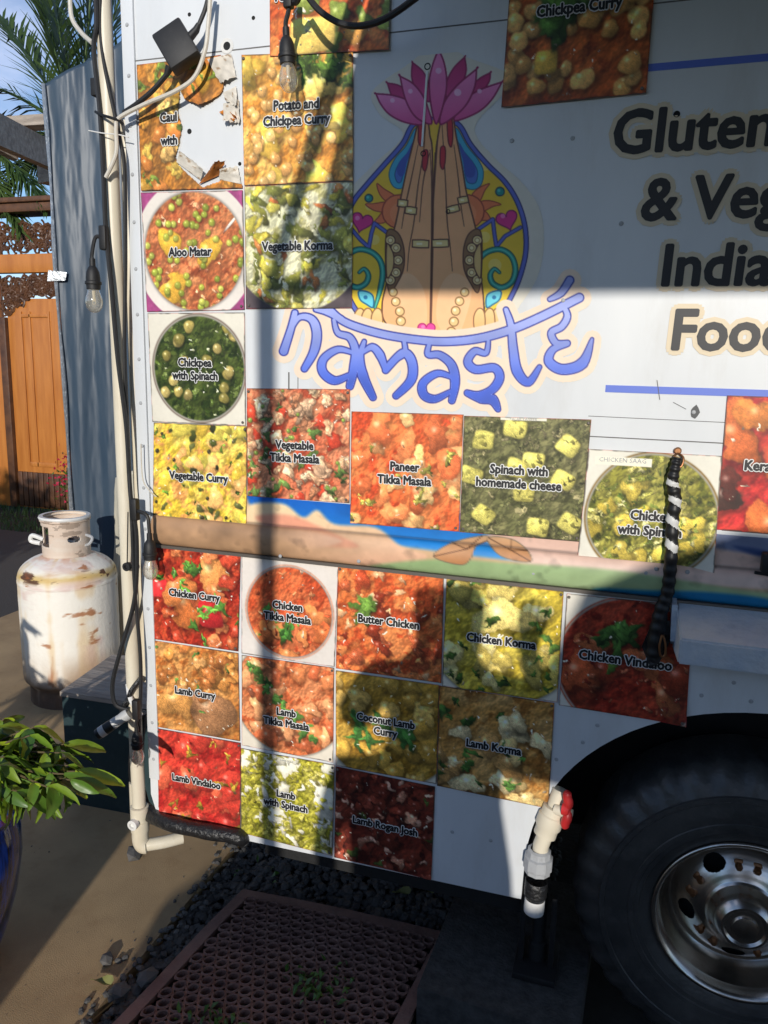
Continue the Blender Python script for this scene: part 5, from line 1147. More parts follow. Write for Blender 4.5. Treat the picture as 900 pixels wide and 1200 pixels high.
tdir = np.array([TE[0]-TL_[0], .18, 0]); tdir /= np.linalg.norm(tdir); tn = np.array([tdir[1], -tdir[0], 0])
for py, s_, w2 in [(324, .03, .05)]:
    e0 = edge(W(70, py, 1.8)[2])+tn*.03
    b = MB(); b.prism([e0-tdir*.05+np.array([0, 0, -s_]), e0+tdir*w2+np.array([0, 0, -s_*.8]), e0+tdir*w2*1.2+np.array([0, 0, s_*.7]), e0-tdir*.04+np.array([0, 0, s_])], tn*.003); b.build('tape_patch', M['tarpfoil'] if s_ < .1 else M['tarp'], TP, smooth=False)
Sa, Sb, Sc, Sd = W(134, 560, 1.62), W(185, 540, 1.62), W(185, 815, 1.62), W(126, 800, 1.62)
sheetgrid('plastic_sheet', [Sa, Sb, Sc, Sd], 'sheet', 'cream plastic sheet hanging between the gas cylinder and the corner pipe', 'plastic sheet', 41, .035, nu=36, nv=60, fold=11)

# teal box on the slab
P0, P1 = G(80, 940), G(165, 902)
dr = (P1-P0)/np.linalg.norm(P1-P0); nn = np.array([-dr[1], dr[0], 0])
# height of the box from its top edge at the near corner
def hgt(px, py, p):  # z of point above ground point p that projects near py
    v = FV*900+RV*(px-450)-UV*(py-600); t = ((p[0]-CAMP[0])*RV[0]+(p[1]-CAMP[1])*RV[1]+0)/1.
    t = (p[1]-CAMP[1])/v[1]; return (CAMP+t*v)[2]
near = P0+dr*.15; far_ = P1+dr*.35
zt = hgt(82, 812, P0)
print('box', P0, P1, zt)
TB = root('utility_box', (*((P0+P1)/2)[:2], 0), 'dark teal utility box with a weathered grey lid in front of the tank', 'box')
A_, B_, C_, D4 = P0+np.array([0, 0, 0]), G(178, 826, zt), G(185, 772, zt), G(132, 768, zt)
for q_ in (B_, C_, D4): q_[2] = 0
b = MB(); b.prism([A_, B_, C_, D4], (0, 0, zt-.02)); b.build('box_body', M['teal'], TB, smooth=False)
cq = (A_+B_+C_+D4)/4
b = MB(); b.prism([cq+(q_-cq)*1.03+np.array([0, 0, zt-.018]) for q_ in (A_, B_, C_, D4)], (0, 0, .02)); b.build('lid', M['greywood'], TB, smooth=False)

# gas tank
TK = G(80, 830); TK = TK+np.array([-.10, .17, 0]); TR = .247
depth = np.dot(TK-CAMP, FV)
ztop = hgt(66, 603, TK); print('tank', TK, depth, ztop)
GT = root('gas_cylinder', TK, 'rusty white upright gas cylinder with a slotted collar beside the tarp', 'gas cylinder')
zb = ztop-.185       # height of the dome top
prof_ = [(TR*.88, 0), (TR*.88, .09), (TR*.90, .10), (TR*.985, .125), (TR, .16), (TR, .30)]+[(TR, z) for z in np.linspace(.34, zb-.16, 24)]+[(TR*1.006, zb-.155), (TR*1.006, zb-.145), (TR, zb-.14)]+[(TR*math.cos(a)**.8, zb-.135+.125*math.sin(a)) for a in np.linspace(0.05, 1.45, 22)]
NA = 170; PP = np.array(prof_); NP_ = 260
tt = np.linspace(0, 1, NP_)*(len(PP)-1); rr_ = np.interp(tt, np.arange(len(PP)), PP[:, 0]); hh_ = np.interp(tt, np.arange(len(PP)), PP[:, 1])
ang = np.linspace(0, 2*PI, NA+1)
Pt = np.zeros((NP_, NA+1, 3)); Pt[..., 0] = TK[0]+rr_[:, None]*np.cos(ang); Pt[..., 1] = TK[1]+rr_[:, None]*np.sin(ang); Pt[..., 2] = hh_[:, None]
nA = fbm(NP_, NA+1, 51, 5, 5); nA[:, -8:] = nA[:, -8:]*np.linspace(1, 0, 8)+nA[:, :1]*np.linspace(0, 1, 8)
nB = fbm(NP_, NA+1, 52, 14, 5); nS = fbm(8, NA+1, 53, 6, 2); nS = np.repeat(fbm(4, NA+1, 54, 30, 2)[1:2], NP_, 0)*.6+fbm(NP_, NA+1, 55, 7, 3)*.4
colt = np.ones((NP_, NA+1, 3))*np.array([236, 231, 220])
def mixc(c, col, m): return c*(1-m[..., None])+np.array(col)*m[..., None]
H_ = hh_[:, None]+0*nA
colt = mixc(colt, (220, 188, 140), .6*sst(.50, .75, nS)*sst(.35, .9, .9-.2*H_+.3*nA))
colt = mixc(colt, (206, 168, 160), .5*sst(.55, .7, nA))
band = np.exp(-((H_-(zb-.115+.06*(nA-.5)+.02*nB))/.022)**2)
colt = mixc(colt, (196, 160, 84), .8*np.clip(band*1.2*(nB+.3), 0, 1)); colt = mixc(colt, (70, 40, 26), np.clip(band*2.2*sst(.56, .62, nB), 0, 1)*.85)
colt = mixc(colt, (236, 226, 220), .7*sst(zb-.09, zb-.05, H_)*sst(.4, .6, nB)); colt = mixc(colt, (196, 130, 90), .6*sst(zb-.06, zb, H_)*sst(.5, .62, nB))
colt = mixc(colt, (150, 120, 90), .7*sst(.34, .16, H_)*sst(.3, .6, nA)); colt = mixc(colt, (66, 48, 38), .85*sst(.20, .08, H_)*sst(.25, .5, nB))
colt = mixc(colt, (150, 84, 44), .7*sst(.70, .80, nB))
Pt[..., :2] += ((nB-.5)*.002)[..., None]
grid_mesh('tank_body', Pt, colt, M['tank'], GT)
# slotted collar
cl = MB(); vs = []; fs = []; nC = 200; RC = TR*.47; cz0, cz1 = zb-.02, ztop
levels = np.linspace(cz0, cz1, 44)
aC = math.atan2(CAMP[1]-TK[1], CAMP[0]-TK[0])
def colok(a, z):
    f = (z-cz0)/(cz1-cz0); da = (a-aC+PI) % (2*PI)-PI
    if (((da-.35)*RC)/.034)**2+((f-.47)/.085)**2 < 1: return False         # slot facing the viewer
    if da < -.75 and .28 < f < .80 and da > -1.9: return False
    if abs((abs(da)-2.3)) < .25 and .2 < f < .6: return False
    return True
cmB = []; 
for lvl in levels:
    for j in range(nC): a = 2*PI*j/nC; rC = RC*(1+.015*math.sin(3*a))+(.006 if lvl > cz1-.02 else 0); vs.append((TK[0]+rC*math.cos(a), TK[1]+rC*math.sin(a), lvl))
crust = []
for i in range(len(levels)-1):
    for j in range(nC):
        if colok(2*PI*(j+.5)/nC, (levels[i]+levels[i+1])/2): fs.append((i*nC+j, i*nC+(j+1) % nC, (i+1)*nC+(j+1) % nC, (i+1)*nC+j)); k_ = nA[(i*6) % NP_, min(NA, (j*NA)//nC)]; crust.append(tuple((np.array((.66, .60, .52))*(1-k_)+np.array((.60, .42, .30))*k_)*(1 if k_ < .64 else .6)))
cl.v = vs; cl.f = fs; cl.c = crust; oc = cl.build('collar', M['tank'], GT)
sm = oc.modifiers.new('thickness', 'SOLIDIFY'); sm.thickness = .007; sm.offset = 0
b = MB(); b.lathe([(RC-.010, 0), (RC+.010, 0), (RC+.013, .008), (RC+.010, .016), (RC-.010, .016)], (TK[0], TK[1], ztop-.012), (0, 0, 1), 60); b.build('collar_rim', M['white'], GT)
b = MB(); b.tube([(TK[0], TK[1], zb-.03), (TK[0], TK[1], zb+.10)], .028, 14); b.tube([(TK[0]-.0, TK[1], zb+.05), (TK[0]+.09, TK[1]-.02, zb+.05)], .02, 12); b.lathe([(0, 0), (.045, 0), (.045, .018), (0, .02)], (TK[0], TK[1], zb+.10), (0, 0, 1), 16); b.build('brass_valve', M['metalgrey'], GT)
b = MB(); lg = TK+np.array([-RC*.95, -RC*.35, ztop-.13]); b.tube(spline([lg, lg+np.array([-.05, -.02, .02]), lg+np.array([-.06, -.02, -.01]), lg+np.array([-.01, -.01, -.02])], 5), .012, 8); b.build('lifting_lug', M['white'], GT)
b = MB(); lg = TK+np.array([RC*.9, RC*.1, zb+.03]); b.tube(spline([lg, lg+np.array([.05, -.02, .02]), lg+np.array([.06, -.01, .05]), lg+np.array([.01, 0, .06])], 5), .008, 8); b.build('hose_stub', M['grey'], GT)

# ================================================================ POTTED PLANT, FRONT LEFT
PT = np.array([-1.81, -.40, 0.])
PP_ = root('plant_pot', PT, 'tall cobalt blue glazed pot at the lower left edge holding a leafy shrub', 'pot')
b = MB(); b.lathe([(.10, 0), (.115, .01), (.15, .10), (.185, .22), (.205, .34), (.205, .42), (.195, .47), (.205, .485), (.215, .50), (.21, .515), (.19, .515), (.185, .48), (.18, .44), (0, .44)], PT, (0, 0, 1), 56); b.build('pot_wall', M['pot'], PP_)
b = MB(); b.lathe([(.179, 0), (.1, .012), (0, .015)], PT+np.array([0, 0, .45]), (0, 0, 1), 24); b.build('potting_soil', M['soil'], PP_)
leafmeshes = []
def leafmesh(seed, L_=.085, w_=.030):
    rr = np.random.RandomState(seed); nl = 8; vs = []; fs = []; cv = .25+.35*rr.rand(); fold = .25+.35*rr.rand(); tw_ = (rr.rand()-.5)*.8
    for i in range(nl+1):
        t = i/nl; wd_ = w_*math.sin(PI*min(1, t*.93+.04))**.8*(1-.15*t); x = L_*t; z = -L_*cv*t*t+.002*math.sin(9*t)
        for s_ in (-1, -.5, 0, .5, 1):
            yv = s_*wd_; zz_ = z+abs(s_)*wd_*fold; a = tw_*t; vs.append((x, yv*math.cos(a)-zz_*0, zz_+yv*math.sin(a)+.0015*math.sin(20*t+3*s_)))
    for i in range(nl):
        for j in range(4): fs.append((5*i+j, 5*i+j+1, 5*i+5+j+1, 5*i+5+j))
    me = bpy.data.meshes.new('leaf'); me.from_pydata(vs, [], fs); me.update(); me.polygons.foreach_set('use_smooth', [True]*len(me.polygons)); me.materials.append(M['leaf'] if seed % 4 else M['leafold'])
    return me
leafmeshes = [leafmesh(100+k, .092+.009*(k % 4), .0155+.0024*(k % 3)) for k in range(10)]
def shrub(base, label, branches, seed, spread=1., cat='plant', lscale=1., group=None):
    rr = np.random.RandomState(seed); R_ = root('leafy_shrub', base, label, cat, group)
    ct = 0
    for (tip, nleaf) in branches:
        tip = np.array(tip, dtype=float); b0 = np.array(base, dtype=float); mid = (b0+tip)/2+np.array([0, 0, .08])+rr.randn(3)*.012
        pts = spline([b0, mid, tip], 8); b = MB(); b.tube(pts, [.006-.004*i/(len(pts)-1) for i in range(len(pts))], 6); b.build('stem', M['stem'], R_)
        for k in range(nleaf):
            t = 1-.62*(k/nleaf)**1.3; q = pts[min(len(pts)-1, int(t*(len(pts)-1)))]
            az = k*2.4+rr.rand()*1.2; el = (.55-1.1*rr.rand()) if k else .2
            o = bpy.data.objects.new('leaf', leafmeshes[rr.randint(len(leafmeshes))]); COL.objects.link(o); o.parent = R_
            o.location = Vector(q-b0); o.rotation_euler = (rr.randn()*.5, -el+.55, az); s_ = lscale*(.75+.5*rr.rand()); o.scale = (s_, s_, s_)
    return R_
br = []
for (px, py, y) in [(25, 850, -.36), (60, 860, -.38), (95, 880, -.36), (10, 880, -.45), (55, 900, -.44), (100, 905, -.42), (30, 920, -.5), (80, 920, -.47), (5, 920, -.52), (15, 860, -.3), (45, 925, -.5), (70, 885, -.34), (-10, 870, -.4), (-30, 890, -.45), (-25, 850, -.3), (-60, 870, -.35), (40, 875, -.30), (108, 912, -.42), (25, 895, -.54)]:
    br.append((W(px-20, py-8, y), 15)); br.append((W(px-25, py+2, y-.05), 7))
shrub(PT+np.array([0, 0, .45]), 'green glossy leaved shrub filling the blue pot at the lower left', br, 8)

# ================================================================ BACKGROUND: GATE, PERGOLA, PALMS, FLOWERS
GY = 5.5
gx0 = W(-60, 420, GY)[0]; gxa = W(4, 420, GY)[0]; gxb = W(85, 420, GY)[0]+.35; ztp = W(20, 240, GY)[2]
print('gate', gx0, gxa, gxb, ztp)
GR = root('carved_gate', ((gxa+gxb)/2, GY, 0), 'orange brown carved wooden gate with openwork panels behind the gas cylinder', 'gate')
Z = lambda py: W(25, py, GY)[2]
b = MB(); b.box((gx0-.6, GY-.12, ztp-.10), (gxb+.3, GY+.2, ztp), bev=.01); b.box((gx0-.6, GY-.16, ztp-.005), (gxb+.3, GY+.24, ztp+.05), bev=.01); b.build('lintel', M['gatedark'], GR)
b = MB(); b.box((gx0-.5, GY-.02, 0), (gxa, GY+.06, Z(322)), bev=.008); b.build('side_panel', M['gate'], GR)
b = MB(); b.box((gxa+.002, GY-.05, 0), (gxa+.10, GY+.08, Z(372)), bev=.008); b.build('jamb', M['gatedark'], GR)
b = MB(); b.box((gx0-.5, GY-.03, Z(320)), (gxb, GY+.07, Z(298)), bev=.01); b.build('rail', M['gate'], GR)
b = MB(); b.box((gx0-.5, GY-.03, Z(258)), (gxa+.02, GY+.07, Z(299)), bev=.01); b.build('stile', M['gate'], GR)
# openwork scrolls
def scrolls(name, xa, xb, za, zb_, n, seed, arch=False):
    rr = np.random.RandomState(seed); b = MB()
    for i in range(n):
        x = xa+(xb-xa)*rr.rand(); z = za+(zb_-za)*rr.rand()
        if arch:
            u = (x-xa)/(xb-xa); low_ = za+(zb_-za)*.62*math.sin(PI*min(1, max(0, u)))**.8
            z = low_+(zb_-low_)*rr.rand()
        R0 = .035+.05*rr.rand(); a0 = rr.rand()*6.3; sg = rr.choice([-1, 1]); P = []
        for t in np.linspace(0, 4.2, 10): P.append((x+R0*(1-.17*t)*math.cos(a0+sg*t), GY-.01+.01*math.sin(t), z+R0*(1-.17*t)*math.sin(a0+sg*t)))
        b.tube(P, .012, 5)
    o = b.build(name, M['gatedark'], GR); tag(o, kind='stuff')
scrolls('carved_openwork', gxa-.05, gxb, Z(296)+.02, Z(262)-.02, 260, 4)
scrolls('carved_arch', gxa+.05, gxb, Z(372), Z(326), 420, 6, True)
for xa_, xb_ in ((gxa+.10, gxb),):
    b = MB(); b.box((xa_+.002, GY, 0), (xb_, GY+.05, Z(350)), bev=.005); b.build('door_leaf', M['gate'], GR)
    b = MB(); xm = W(30, 450, GY)[0]; xn = W(62, 450, GY)[0]
    for X_ in (xm, xn, W(40, 450, GY)[0], W(78, 450, GY)[0]): b.box((X_-.010, GY-.016, Z(545)), (X_+.010, GY+.001, Z(365)), bev=.003)
    b.box((xm+.011, GY-.016, Z(372)), (xn-.011, GY+.001, Z(368)), bev=.003); b.box((xm+.011, GY-.016, Z(545)), (xn-.011, GY+.001, Z(540)), bev=.003); b.build('door_moulding', M['gate'], GR)
nb = 16
for i in range(nb):
    X_ = gxa+.12+(gxb-gxa-.12)*(i+.5)/nb; b = MB(); b.box((X_-.035, GY-.03, .02), (X_+.03, GY-.002, Z(552)), bev=.006); b.build('lower_board', M['gatedark'], GR)
b = MB(); b.box((gx0-4, GY+.3, 0), (gxa-.5, GY+.5, ztp*.8)); tag(b.build('garden_wall', M['concrete'], smooth=False), 'plain garden wall to the left of the carved gate', 'wall')
b = MB(); b.box((gxb+.3, GY+.3, 0), (gxb+6, GY+.5, ztp*.8)); tag(b.build('garden_wall', M['concrete'], smooth=False), 'plain garden wall behind the truck to the right of the gate', 'wall')
# pergola
PGR = root('pergola', W(20, 170, 3.0), 'weathered grey timber pergola end at the left edge under the palm', 'pergola')
def beam(a, c, wv, m='greywood', name='beam'):
    a = np.array(a); c = np.array(c); d = (c-a)/np.linalg.norm(c-a); s_ = np.cross(d, [0, 0, 1.]); s_ /= np.linalg.norm(s_); u = np.cross(s_, d)
    h, t = wv; b = MB(); q = [a+s_*t+u*h, a-s_*t+u*h, a-s_*t-u*h, a+s_*t-u*h]; r = [p+(c-a) for p in q]
    b.add(q+r, [(3, 2, 1, 0), (4, 5, 6, 7), (0, 1, 5, 4), (1, 2, 6, 5), (2, 3, 7, 6), (3, 0, 4, 7)]); return b.build(name, M[m], PGR, smooth=False)
YB = 3.0
beam(W(-60, 150, YB), W(75, 142, YB), (.035, .07))
beam(W(-30, 140, YB-.9), W(75, 190, YB+.5), (.10, .035))
beam(W(-60, 128, YB-.6), W(20, 172, YB-.12), (.10, .035))
beam(W(50, 200, YB+.3), W(50, 200, YB+.3)+np.array([0.25, .9, 0]), (.085, .07))
beam(W(14, 148, YB-.30), W(14, 170, YB-.30), (.02, .012), 'white', 'bracket')
q = W(-260, 215, YB+.35); beam((q[0]-.3, q[1]+.2, 0), (q[0]-.3+.001, q[1]+.2, q[2]-.05), (.06, .06), 'greywood', 'post')
# palms
def palm(base, crown, label, fr, seed):
    R_ = root('palm_tree', base, label, 'palm tree'); rr = np.random.RandomState(seed)
    b = MB(); c = np.array(crown); b0 = np.array(base); pts = spline([b0, (b0+c)/2+np.array([.15, 0, 0]), c], 12); b.tube(pts, [.16-.05*i/(len(pts)-1)+.01*(i % 2) for i in range(len(pts))], 14); b.build('trunk', M['palmdry'], R_)
    for (az, el, L_, dr_) in fr:
        d = np.array([math.cos(az)*math.cos(el), math.sin(az)*math.cos(el), math.sin(el)])
        P = [c+d*L_*t+np.array([0, 0, -dr_*L_*t*t]) for t in np.linspace(0, 1, 22)]
        b = MB(); b.tube(P, [.03*(1-.85*i/21) for i in range(22)], 6, cols=None)
        for i in range(2, 22):
            for sub in (0, .33, .66):
                if i == 21 and sub: continue
                p = P[i]*(1-sub)+P[min(21, i+1)]*sub; tg = P[min(21, i+1)]-P[i-1]; tg /= np.linalg.norm(tg)
                sd = np.cross(tg, [0, 0, 1.]); sd /= (np.linalg.norm(sd)+1e-9); up_ = np.cross(sd, tg)
                ll = L_*.30*math.sin(PI*(.15+.8*i/22))**.7
                for s_ in (-1, 1):
                    dd = sd*s_*.50+tg*1.0+up_*(.25+.2*rr.randn())+np.array([0, 0, -.18]); dd /= np.linalg.norm(dd); l2 = ll*(.85+.3*rr.rand())
                    wv = np.cross(dd, up_); wv = wv/(np.linalg.norm(wv)+1e-9)*.017
                    e1 = p+dd*l2*.5+np.array([0, 0, -.02*l2]); e2 = p+dd*l2+np.array([0, 0, -.16*l2])
                    b.add([p-wv*.6, p+wv*.6, e1+wv, e1-wv, e2], [(0, 1, 2, 3), (3, 2, 4)])
        b.build('frond', M['palm'], R_, smooth=False)
c1 = W(92, 165, 6.6); print('palm', c1)
palm((c1[0]+.2, 6.9, 0), c1, 'tall coconut palm rising behind the tarp with upright fronds', [(3.0, 1.28, 2.3, .10), (.1, 1.42, 2.2, .05), (.2, 1.0, 2.0, .2), (3.3, .72, 2.3, .35), (3.5, .25, 2.2, .5), (-.3, .7, 2.2, .35), (3.0, .0, 2.0, .5), (3.0, 1.0, 2.5, .2), (.3, 1.25, 2.5, .1), (3.2, 1.42, 2.6, .08), (.0, .85, 2.3, .3)], 3)
c2 = W(-45, 170, 6.0)
palm((c2[0], 6.1, 0), c2, 'second palm at the left edge with drooping fronds over the pergola', [(-.1, .45, 1.7, .55), (-.3, .0, 1.7, .5), (-.4, -.35, 1.5, .4), (2.5, .6, 2., .5), (3.9, .5, 2., .5)], 7)
# bougainvillea
q = W(77, 548, GY-.5); BR_ = root('flowering_shrub', (q[0], q[1], 0), 'small crimson flowering shrub at the right foot of the gate', 'shrub')
b = MB(); bl_ = MB(); rr = np.random.RandomState(3)
for i in range(200):
    p = np.array([q[0]+.07*rr.randn(), q[1]+.08*rr.randn(), q[2]-.16+.16*rr.randn()]); s_ = .028; a = rr.randn(3); a /= np.linalg.norm(a); c = np.cross(a, rr.randn(3)); c /= np.linalg.norm(c)
    (b if rr.rand() < .6 else bl_).add([p, p+a*s_+c*s_*.5, p+a*s_*1.5, p+a*s_-c*s_*.5], [(0, 1, 2, 3)])
tag(b.build('blossom', M['flower'], BR_, smooth=False), kind='stuff'); tag(bl_.build('foliage', M['leafold'], BR_, smooth=False), kind='stuff')
b = MB(); b.tube([(q[0], q[1], 0), (q[0]+.02, q[1], q[2])], .012, 6); b.build('stem', M['stem'], BR_)

# ================================================================ OUTSIDE THE FRAME: what shades the scene
K_ = math.tan(se)/math.cos(math.atan2(.194, .981)) ; KX = .194/.981
def src(x, z, y):  # point at distance y in front of the wall whose shadow falls on wall point (x, z)
    return np.array([x+KX*(-y), y, z+K_*(-y)])
CH = 2.88
yc = -(CH-2.01)/K_; xc = src(-.962, 2.01, yc)[0]; print('canopy corner', xc, yc)
CR = root('canopy', (1.5, -1.6, 0), 'dark canvas canopy on steel posts shading the upper truck side', 'canopy')
b = MB(); gp = .11
pl = [(-.62, -.03), (-.62+(xc+gp+.62)*.55, yc*.55), (xc+gp, yc+.02), (xc+gp+.10, yc), (4.2, yc), (4.2, -.03)]
b.prism([(x, y, CH) for x, y in pl], (0, 0, .012)); b.build('canopy_cloth', M['canvas'], CR, smooth=False)
b = MB(); b.tube([(-.64, -.03, CH-.01), (xc+.015, yc, CH-.01)], .022, 8); b.tube([(xc, yc, CH-.01), (4.2, yc, CH-.01)], .022, 8); b.build('canopy_frame', M['metalgrey'], CR)
for X_ in (xc, 4.1):
    b = MB(); b.tube([(X_, yc, 0), (X_, yc, CH-.03)], .029, 12); b.build('post', M['metalgrey'], CR)

# unseen screen added behind the viewer; its stepped, notched top shapes the wall shadows
vy = -3.75
prof_v = [(-.62, .0), (-.62, 1.0), (-.30, 1.16), (.40, 1.30)]
prof_v = [(-.62, .0), (-.62, 1.0), (-.30, 1.16), (.40, 1.30)]
prof_v += [src(x, z, vy)[[0, 2]].tolist() for x, z in [(-.085, .36), (-.08, .71), (-.40, .73), (-.42, .93), (-.20, .98), (-.13, 1.10), (-.08, 1.25), (.05, 1.33), (.27, 1.44)]]+[(1.75, src(.3, 1.45, vy)[2]), (1.75, 0)]
VN = root('shade_screen', (2, vy-.02, 0), 'tall unseen screen added behind the viewer, its stepped top cut to shape the wall shadows', 'screen')
b = MB(); b.prism([(x, vy, z) for x, z in prof_v], (0, -.03, 0)); b.build('board', M['greywood'], VN, smooth=False)
for X_ in (.1, 1.2):
    b = MB(); b.box((X_-.04, vy-.11, 0), (X_+.04, vy-.032, 1.15 if X_ < 1 else 2.2), bev=.004); b.build('post', M['greywood'], VN)

hd = MB(); Hn = fbm(14, 90, 61, 5, 4); vs = []; fs = []  # unseen green bank, added to keep low sky light off the wall
ring = [(-.6, 0), (-.7, .8), (-.65, 1.7), (-.4, 2.4), (0, 2.6), (.4, 2.4), (.65, 1.7), (.7, .8), (.6, 0)]
for i in range(90):
    for j, (yy0, zz0) in enumerate(ring): n_ = .6*(Hn[j, i]-.5); vs.append((-27+i*.6, -16+yy0*(1+n_), 1.33*zz0*(1+.25*n_)))
for i in range(89):
    for j in range(8): fs.append((i*9+j, i*9+j+1, i*9+10+j, i*9+9+j))
hd.add(vs, fs); tag(hd.build('sky_blocker', M['leafold']), 'long unseen bank of green added behind the viewer to block low sky light', 'sky_blocker')
# unseen low box added to cast the left ground shade, then the bushes
pb_y = -2.35
b = MB(); b.box((-3.9, pb_y-.45, 0), (src(-1.655, 0, pb_y)[0]+.0, pb_y, .84), bev=.01); PTB = b.build('ground_shade_box', M['greywood'], smooth=False); tag(PTB, 'long unseen timber box added left of the viewer to shade the ground', 'shade_caster')
def bush(name, c, s, n, label, seed, leafm='leafold'):
    rr = np.random.RandomState(seed); R_ = root(name, (c[0], c[1], 0), label, 'bush'); b = MB()
    for i in range(n):
        d = rr.randn(3); d /= np.linalg.norm(d); r_ = rr.rand()**.4*(1+.12*math.sin(5*d[0]+3*d[2])); p = np.array(c)+d*r_*np.array(s)
        if p[2] < .02: continue
        a = rr.randn(3); a /= np.linalg.norm(a); e = np.cross(a, rr.randn(3)); e /= np.linalg.norm(e); L_ = .06+.06*rr.rand()
        b.add([p, p+a*L_+e*L_*.4, p+a*L_*2, p+a*L_-e*L_*.4], [(0, 1, 2, 3)])
    o = b.build('crown', M[leafm], R_, smooth=False); tag(o, kind='stuff')
    b = MB(); b.tube([(c[0], c[1], 0), (c[0], c[1], c[2])], .06, 8); b.build('trunk', M['stem'], R_)
bush('round_bush', (-5.6, -1.9, 1.1), (1.55, .9, 1.15), 5000, 'big dense rounded bush far left of the viewer', 4)
bush('round_bush', (-8.3, -2.0, 1.3), (1.9, .9, 1.6), 5000, 'second dense bush beyond the first, far left', 5)
# shrub whose leaves throw the shadow on the tank
sp_ = TK+np.array([-.10, -TR, 0]); yy_ = -1.3; sx_ = sp_[0]+.06+KX*(sp_[1]-yy_); 
brs = [((sx_+dx, yy_+dy, z), 18) for dx, dy, z in [(-.12, 0, 1.02), (-.2, .05, .95), (-.02, 0, .85), (.05, 0, .78), (.14, .02, .80), (-.15, 0, .8), (-.22, 0, .75), (.0, .1, .7), (.22, 0, .76), (-.1, -.1, .7), (-.08, 0, 1.1)]]
b = MB(); b.lathe([(.12, 0), (.2, .3), (.22, .48), (.2, .48), (.19, .42), (0, .42)], (sx_, yy_, 0), (0, 0, 1), 32); tag(b.build('terracotta_pot', M['greywood']), 'second plant pot standing left outside the picture', 'pot')
shrub((sx_, yy_, .40), 'leafy shrub in the second pot left outside the picture', brs, 19, lscale=1.35)

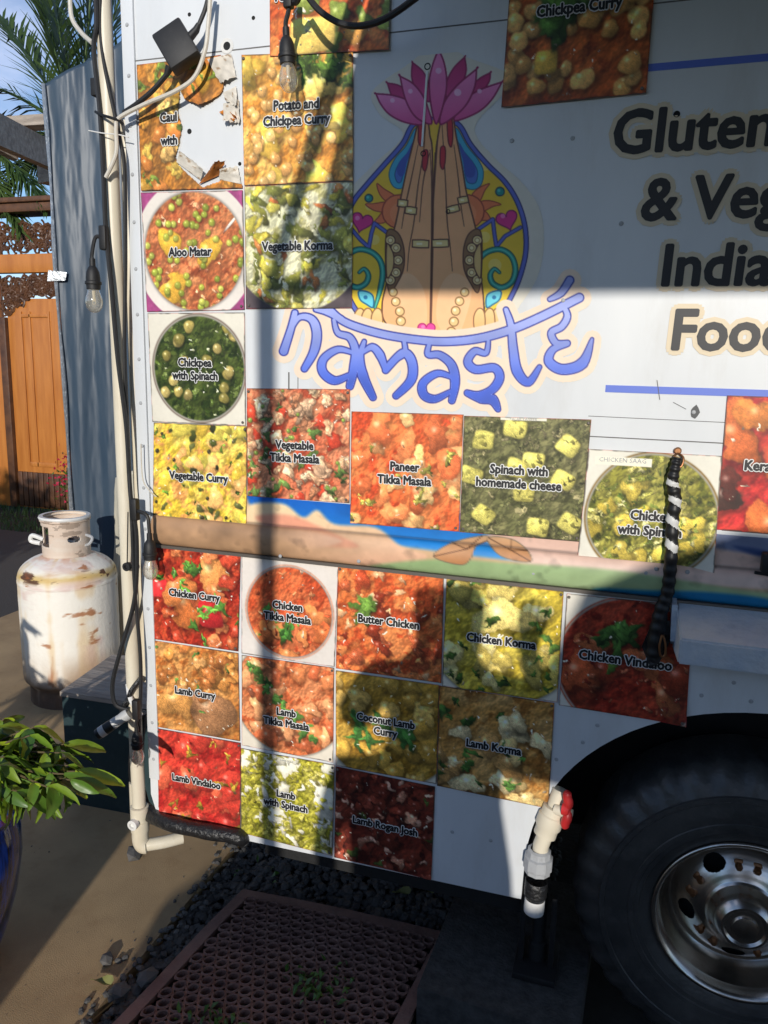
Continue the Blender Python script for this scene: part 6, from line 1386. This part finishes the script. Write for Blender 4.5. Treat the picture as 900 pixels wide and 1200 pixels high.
# people behind the camera
def person(base, height, label, arms, face, cl1, cl2, seed, wide=1.):
    s = height/1.75; R_ = root('person', base, label, 'person'); o0 = np.array(base)
    J = {'pel': (0, 0, .95), 'sp': (0, .0, 1.12), 'ch': (0, 0, 1.33), 'nk': (0, .0, 1.50), 'hd': (0, .02, 1.60), 'ht': (0, .02, 1.69),
         'lh': (-.10, 0, .90), 'lk': (-.12, .02, .50), 'la': (-.13, 0, .09), 'lt': (-.14, .14, .04), 'rh': (.10, 0, .90), 'rk': (.12, .02, .50), 'ra': (.13, 0, .09), 'rt': (.14, .14, .04),
         'ls': (-.20, 0, 1.42), 'rs': (.20, 0, 1.42)}
    if arms == 'up': J.update(le=(-.31, .14, 1.24), lw=(-.13, .24, 1.44), re=(.31, .14, 1.24), rw=(.13, .24, 1.44))
    else: J.update(le=(-.27, .0, 1.13), lw=(-.28, .06, .88), re=(.27, .0, 1.13), rw=(.28, .06, .88))
    RA = {'pel': (.14, .11), 'sp': (.13, .10), 'ch': (.17, .115), 'nk': (.055, .055), 'hd': (.075, .09), 'ht': (.07, .08), 'lh': (.095,)*2, 'lk': (.06,)*2, 'la': (.04,)*2, 'lt': (.035,)*2, 'ls': (.07,)*2, 'le': (.045,)*2, 'lw': (.028,)*2}
    E_ = [('pel', 'sp'), ('sp', 'ch'), ('ch', 'nk'), ('nk', 'hd'), ('hd', 'ht'), ('pel', 'lh'), ('lh', 'lk'), ('lk', 'la'), ('la', 'lt'), ('pel', 'rh'), ('rh', 'rk'), ('rk', 'ra'), ('ra', 'rt'), ('ch', 'ls'), ('ls', 'le'), ('le', 'lw'), ('ch', 'rs'), ('rs', 're'), ('re', 'rw')]
    ks = list(J); vs = [Vector(J[k])*s for k in ks]; rad = [RA.get(k, RA.get('l'+k[1:], (.05, .05))) for k in ks]; es = [(ks.index(a), ks.index(c)) for a, c in E_]
    for side, wk in ((-1, 'lw'), (1, 'rw')):   # palm and fingers
        w0 = vs[ks.index(wk)]; dd = Vector((0, .15, .99)) if arms == 'up' else Vector((0, .12, -.99))
        pm = len(vs); vs.append(w0+dd*.055*s); rad.append((.030, .018)); es.append((ks.index(wk), pm))
        for f in range(4):
            offx = (f-1.5)*.018*s; L_ = [.065, .078, .074, .058][f]*s; a = len(vs)
            vs.append(w0+dd*.085*s+Vector((offx, 0, 0))); rad.append((.0085, .0085)); es.append((pm, a)); vs.append(vs[a]+dd*L_*.6+Vector((0, .012, 0))); rad.append((.008, .008)); es.append((a, a+1)); vs.append(vs[a+1]+dd*L_*.35+Vector((0, .022, 0))); rad.append((.007, .007)); es.append((a+1, a+2))
        a = len(vs); vs.append(w0+dd*.04*s+Vector((-side*.035*s, .01, 0))); rad.append((.010, .010)); es.append((pm, a)); vs.append(vs[a]+dd*.035*s+Vector((-side*.014*s, .012, 0))); rad.append((.008, .008)); es.append((a, a+1))
    me = bpy.data.meshes.new('body'); me.from_pydata(vs, es, []); me.update(); o = bpy.data.objects.new('body', me); COL.objects.link(o)
    m1 = o.modifiers.new('skin', 'SKIN'); sv = me.skin_vertices[0].data
    for i, r in enumerate(rad): sv[i].radius = (r[0]*s*(wide if i < 3 else 1), r[1]*s)
    sv[0].use_root = True
    m2 = o.modifiers.new('sub', 'SUBSURF'); m2.levels = 1; m2.render_levels = 1
    dg = bpy.context.evaluated_depsgraph_get(); me2 = bpy.data.meshes.new_from_object(o.evaluated_get(dg)); bpy.data.objects.remove(o)
    me2.materials.clear()
    for m_ in (M['skin'], cl1, cl2, M['leather'], M['hair']): me2.materials.append(m_)
    for p in me2.polygons:
        c = p.center/s; ax_ = abs(c.x)
        if c.z > 1.49: p.material_index = 4 if (c.z > 1.66 or c.y < -.01) else 0
        elif c.z > .96 and not ((arms == 'up' and c.y > .18)): p.material_index = 1
        elif arms != 'up' and ax_ > .225: p.material_index = 0 if c.z < 1.12 else 1
        elif arms == 'up' and c.y > .18 and c.z > .96: p.material_index = 0
        elif c.z > .1: p.material_index = 2
        else: p.material_index = 3
    body = link('body', me2, None, R_); body.rotation_euler = (0, 0, face)
    b = MB()
    b.tube([o0+np.array([0, .085, 1.60])*s, o0+np.array([0, .115, 1.585])*s], [.012*s, .014*s], 8); b.build('nose', M['skin'], R_)
    for sx in (-1, 1):
        b = MB(); b.lathe([(0, .006), (.008, .004), (.011, 0)], o0+np.array([sx*.03, .088, 1.615])*s, (0, 1, 0), 10); b.build('eye', M['white'], R_)
        b = MB(); b.lathe([(.0, .008), (.012, .006), (.02, 0)], o0+np.array([sx*.076, .01, 1.60])*s, (sx, 0, 0), 10); b.build('ear', M['skin'], R_)
    b = MB(); b.tube([o0+np.array([-.022, .092, 1.552])*s, o0+np.array([0, .097, 1.549])*s, o0+np.array([.022, .092, 1.552])*s], .004*s, 6); b.build('mouth', M['leather'], R_)
    return R_
hy = -2.28; hx_ = -.40+KX*2.28
person((hx_, hy, 0), 1.90, 'person in a grey shirt behind the viewpoint with both hands raised', 'up', 0., M['cloth1'], M['cloth2'], 1, 1.0)
person((-.535+KX*2.55, -2.55, 0), 1.60, 'unseen second person with arms down, added to widen the wall shadow', 'down', 0., M['cloth3'], M['cloth3'], 2, 1.45)  # second figure added to fill out the shadow on the lower posters
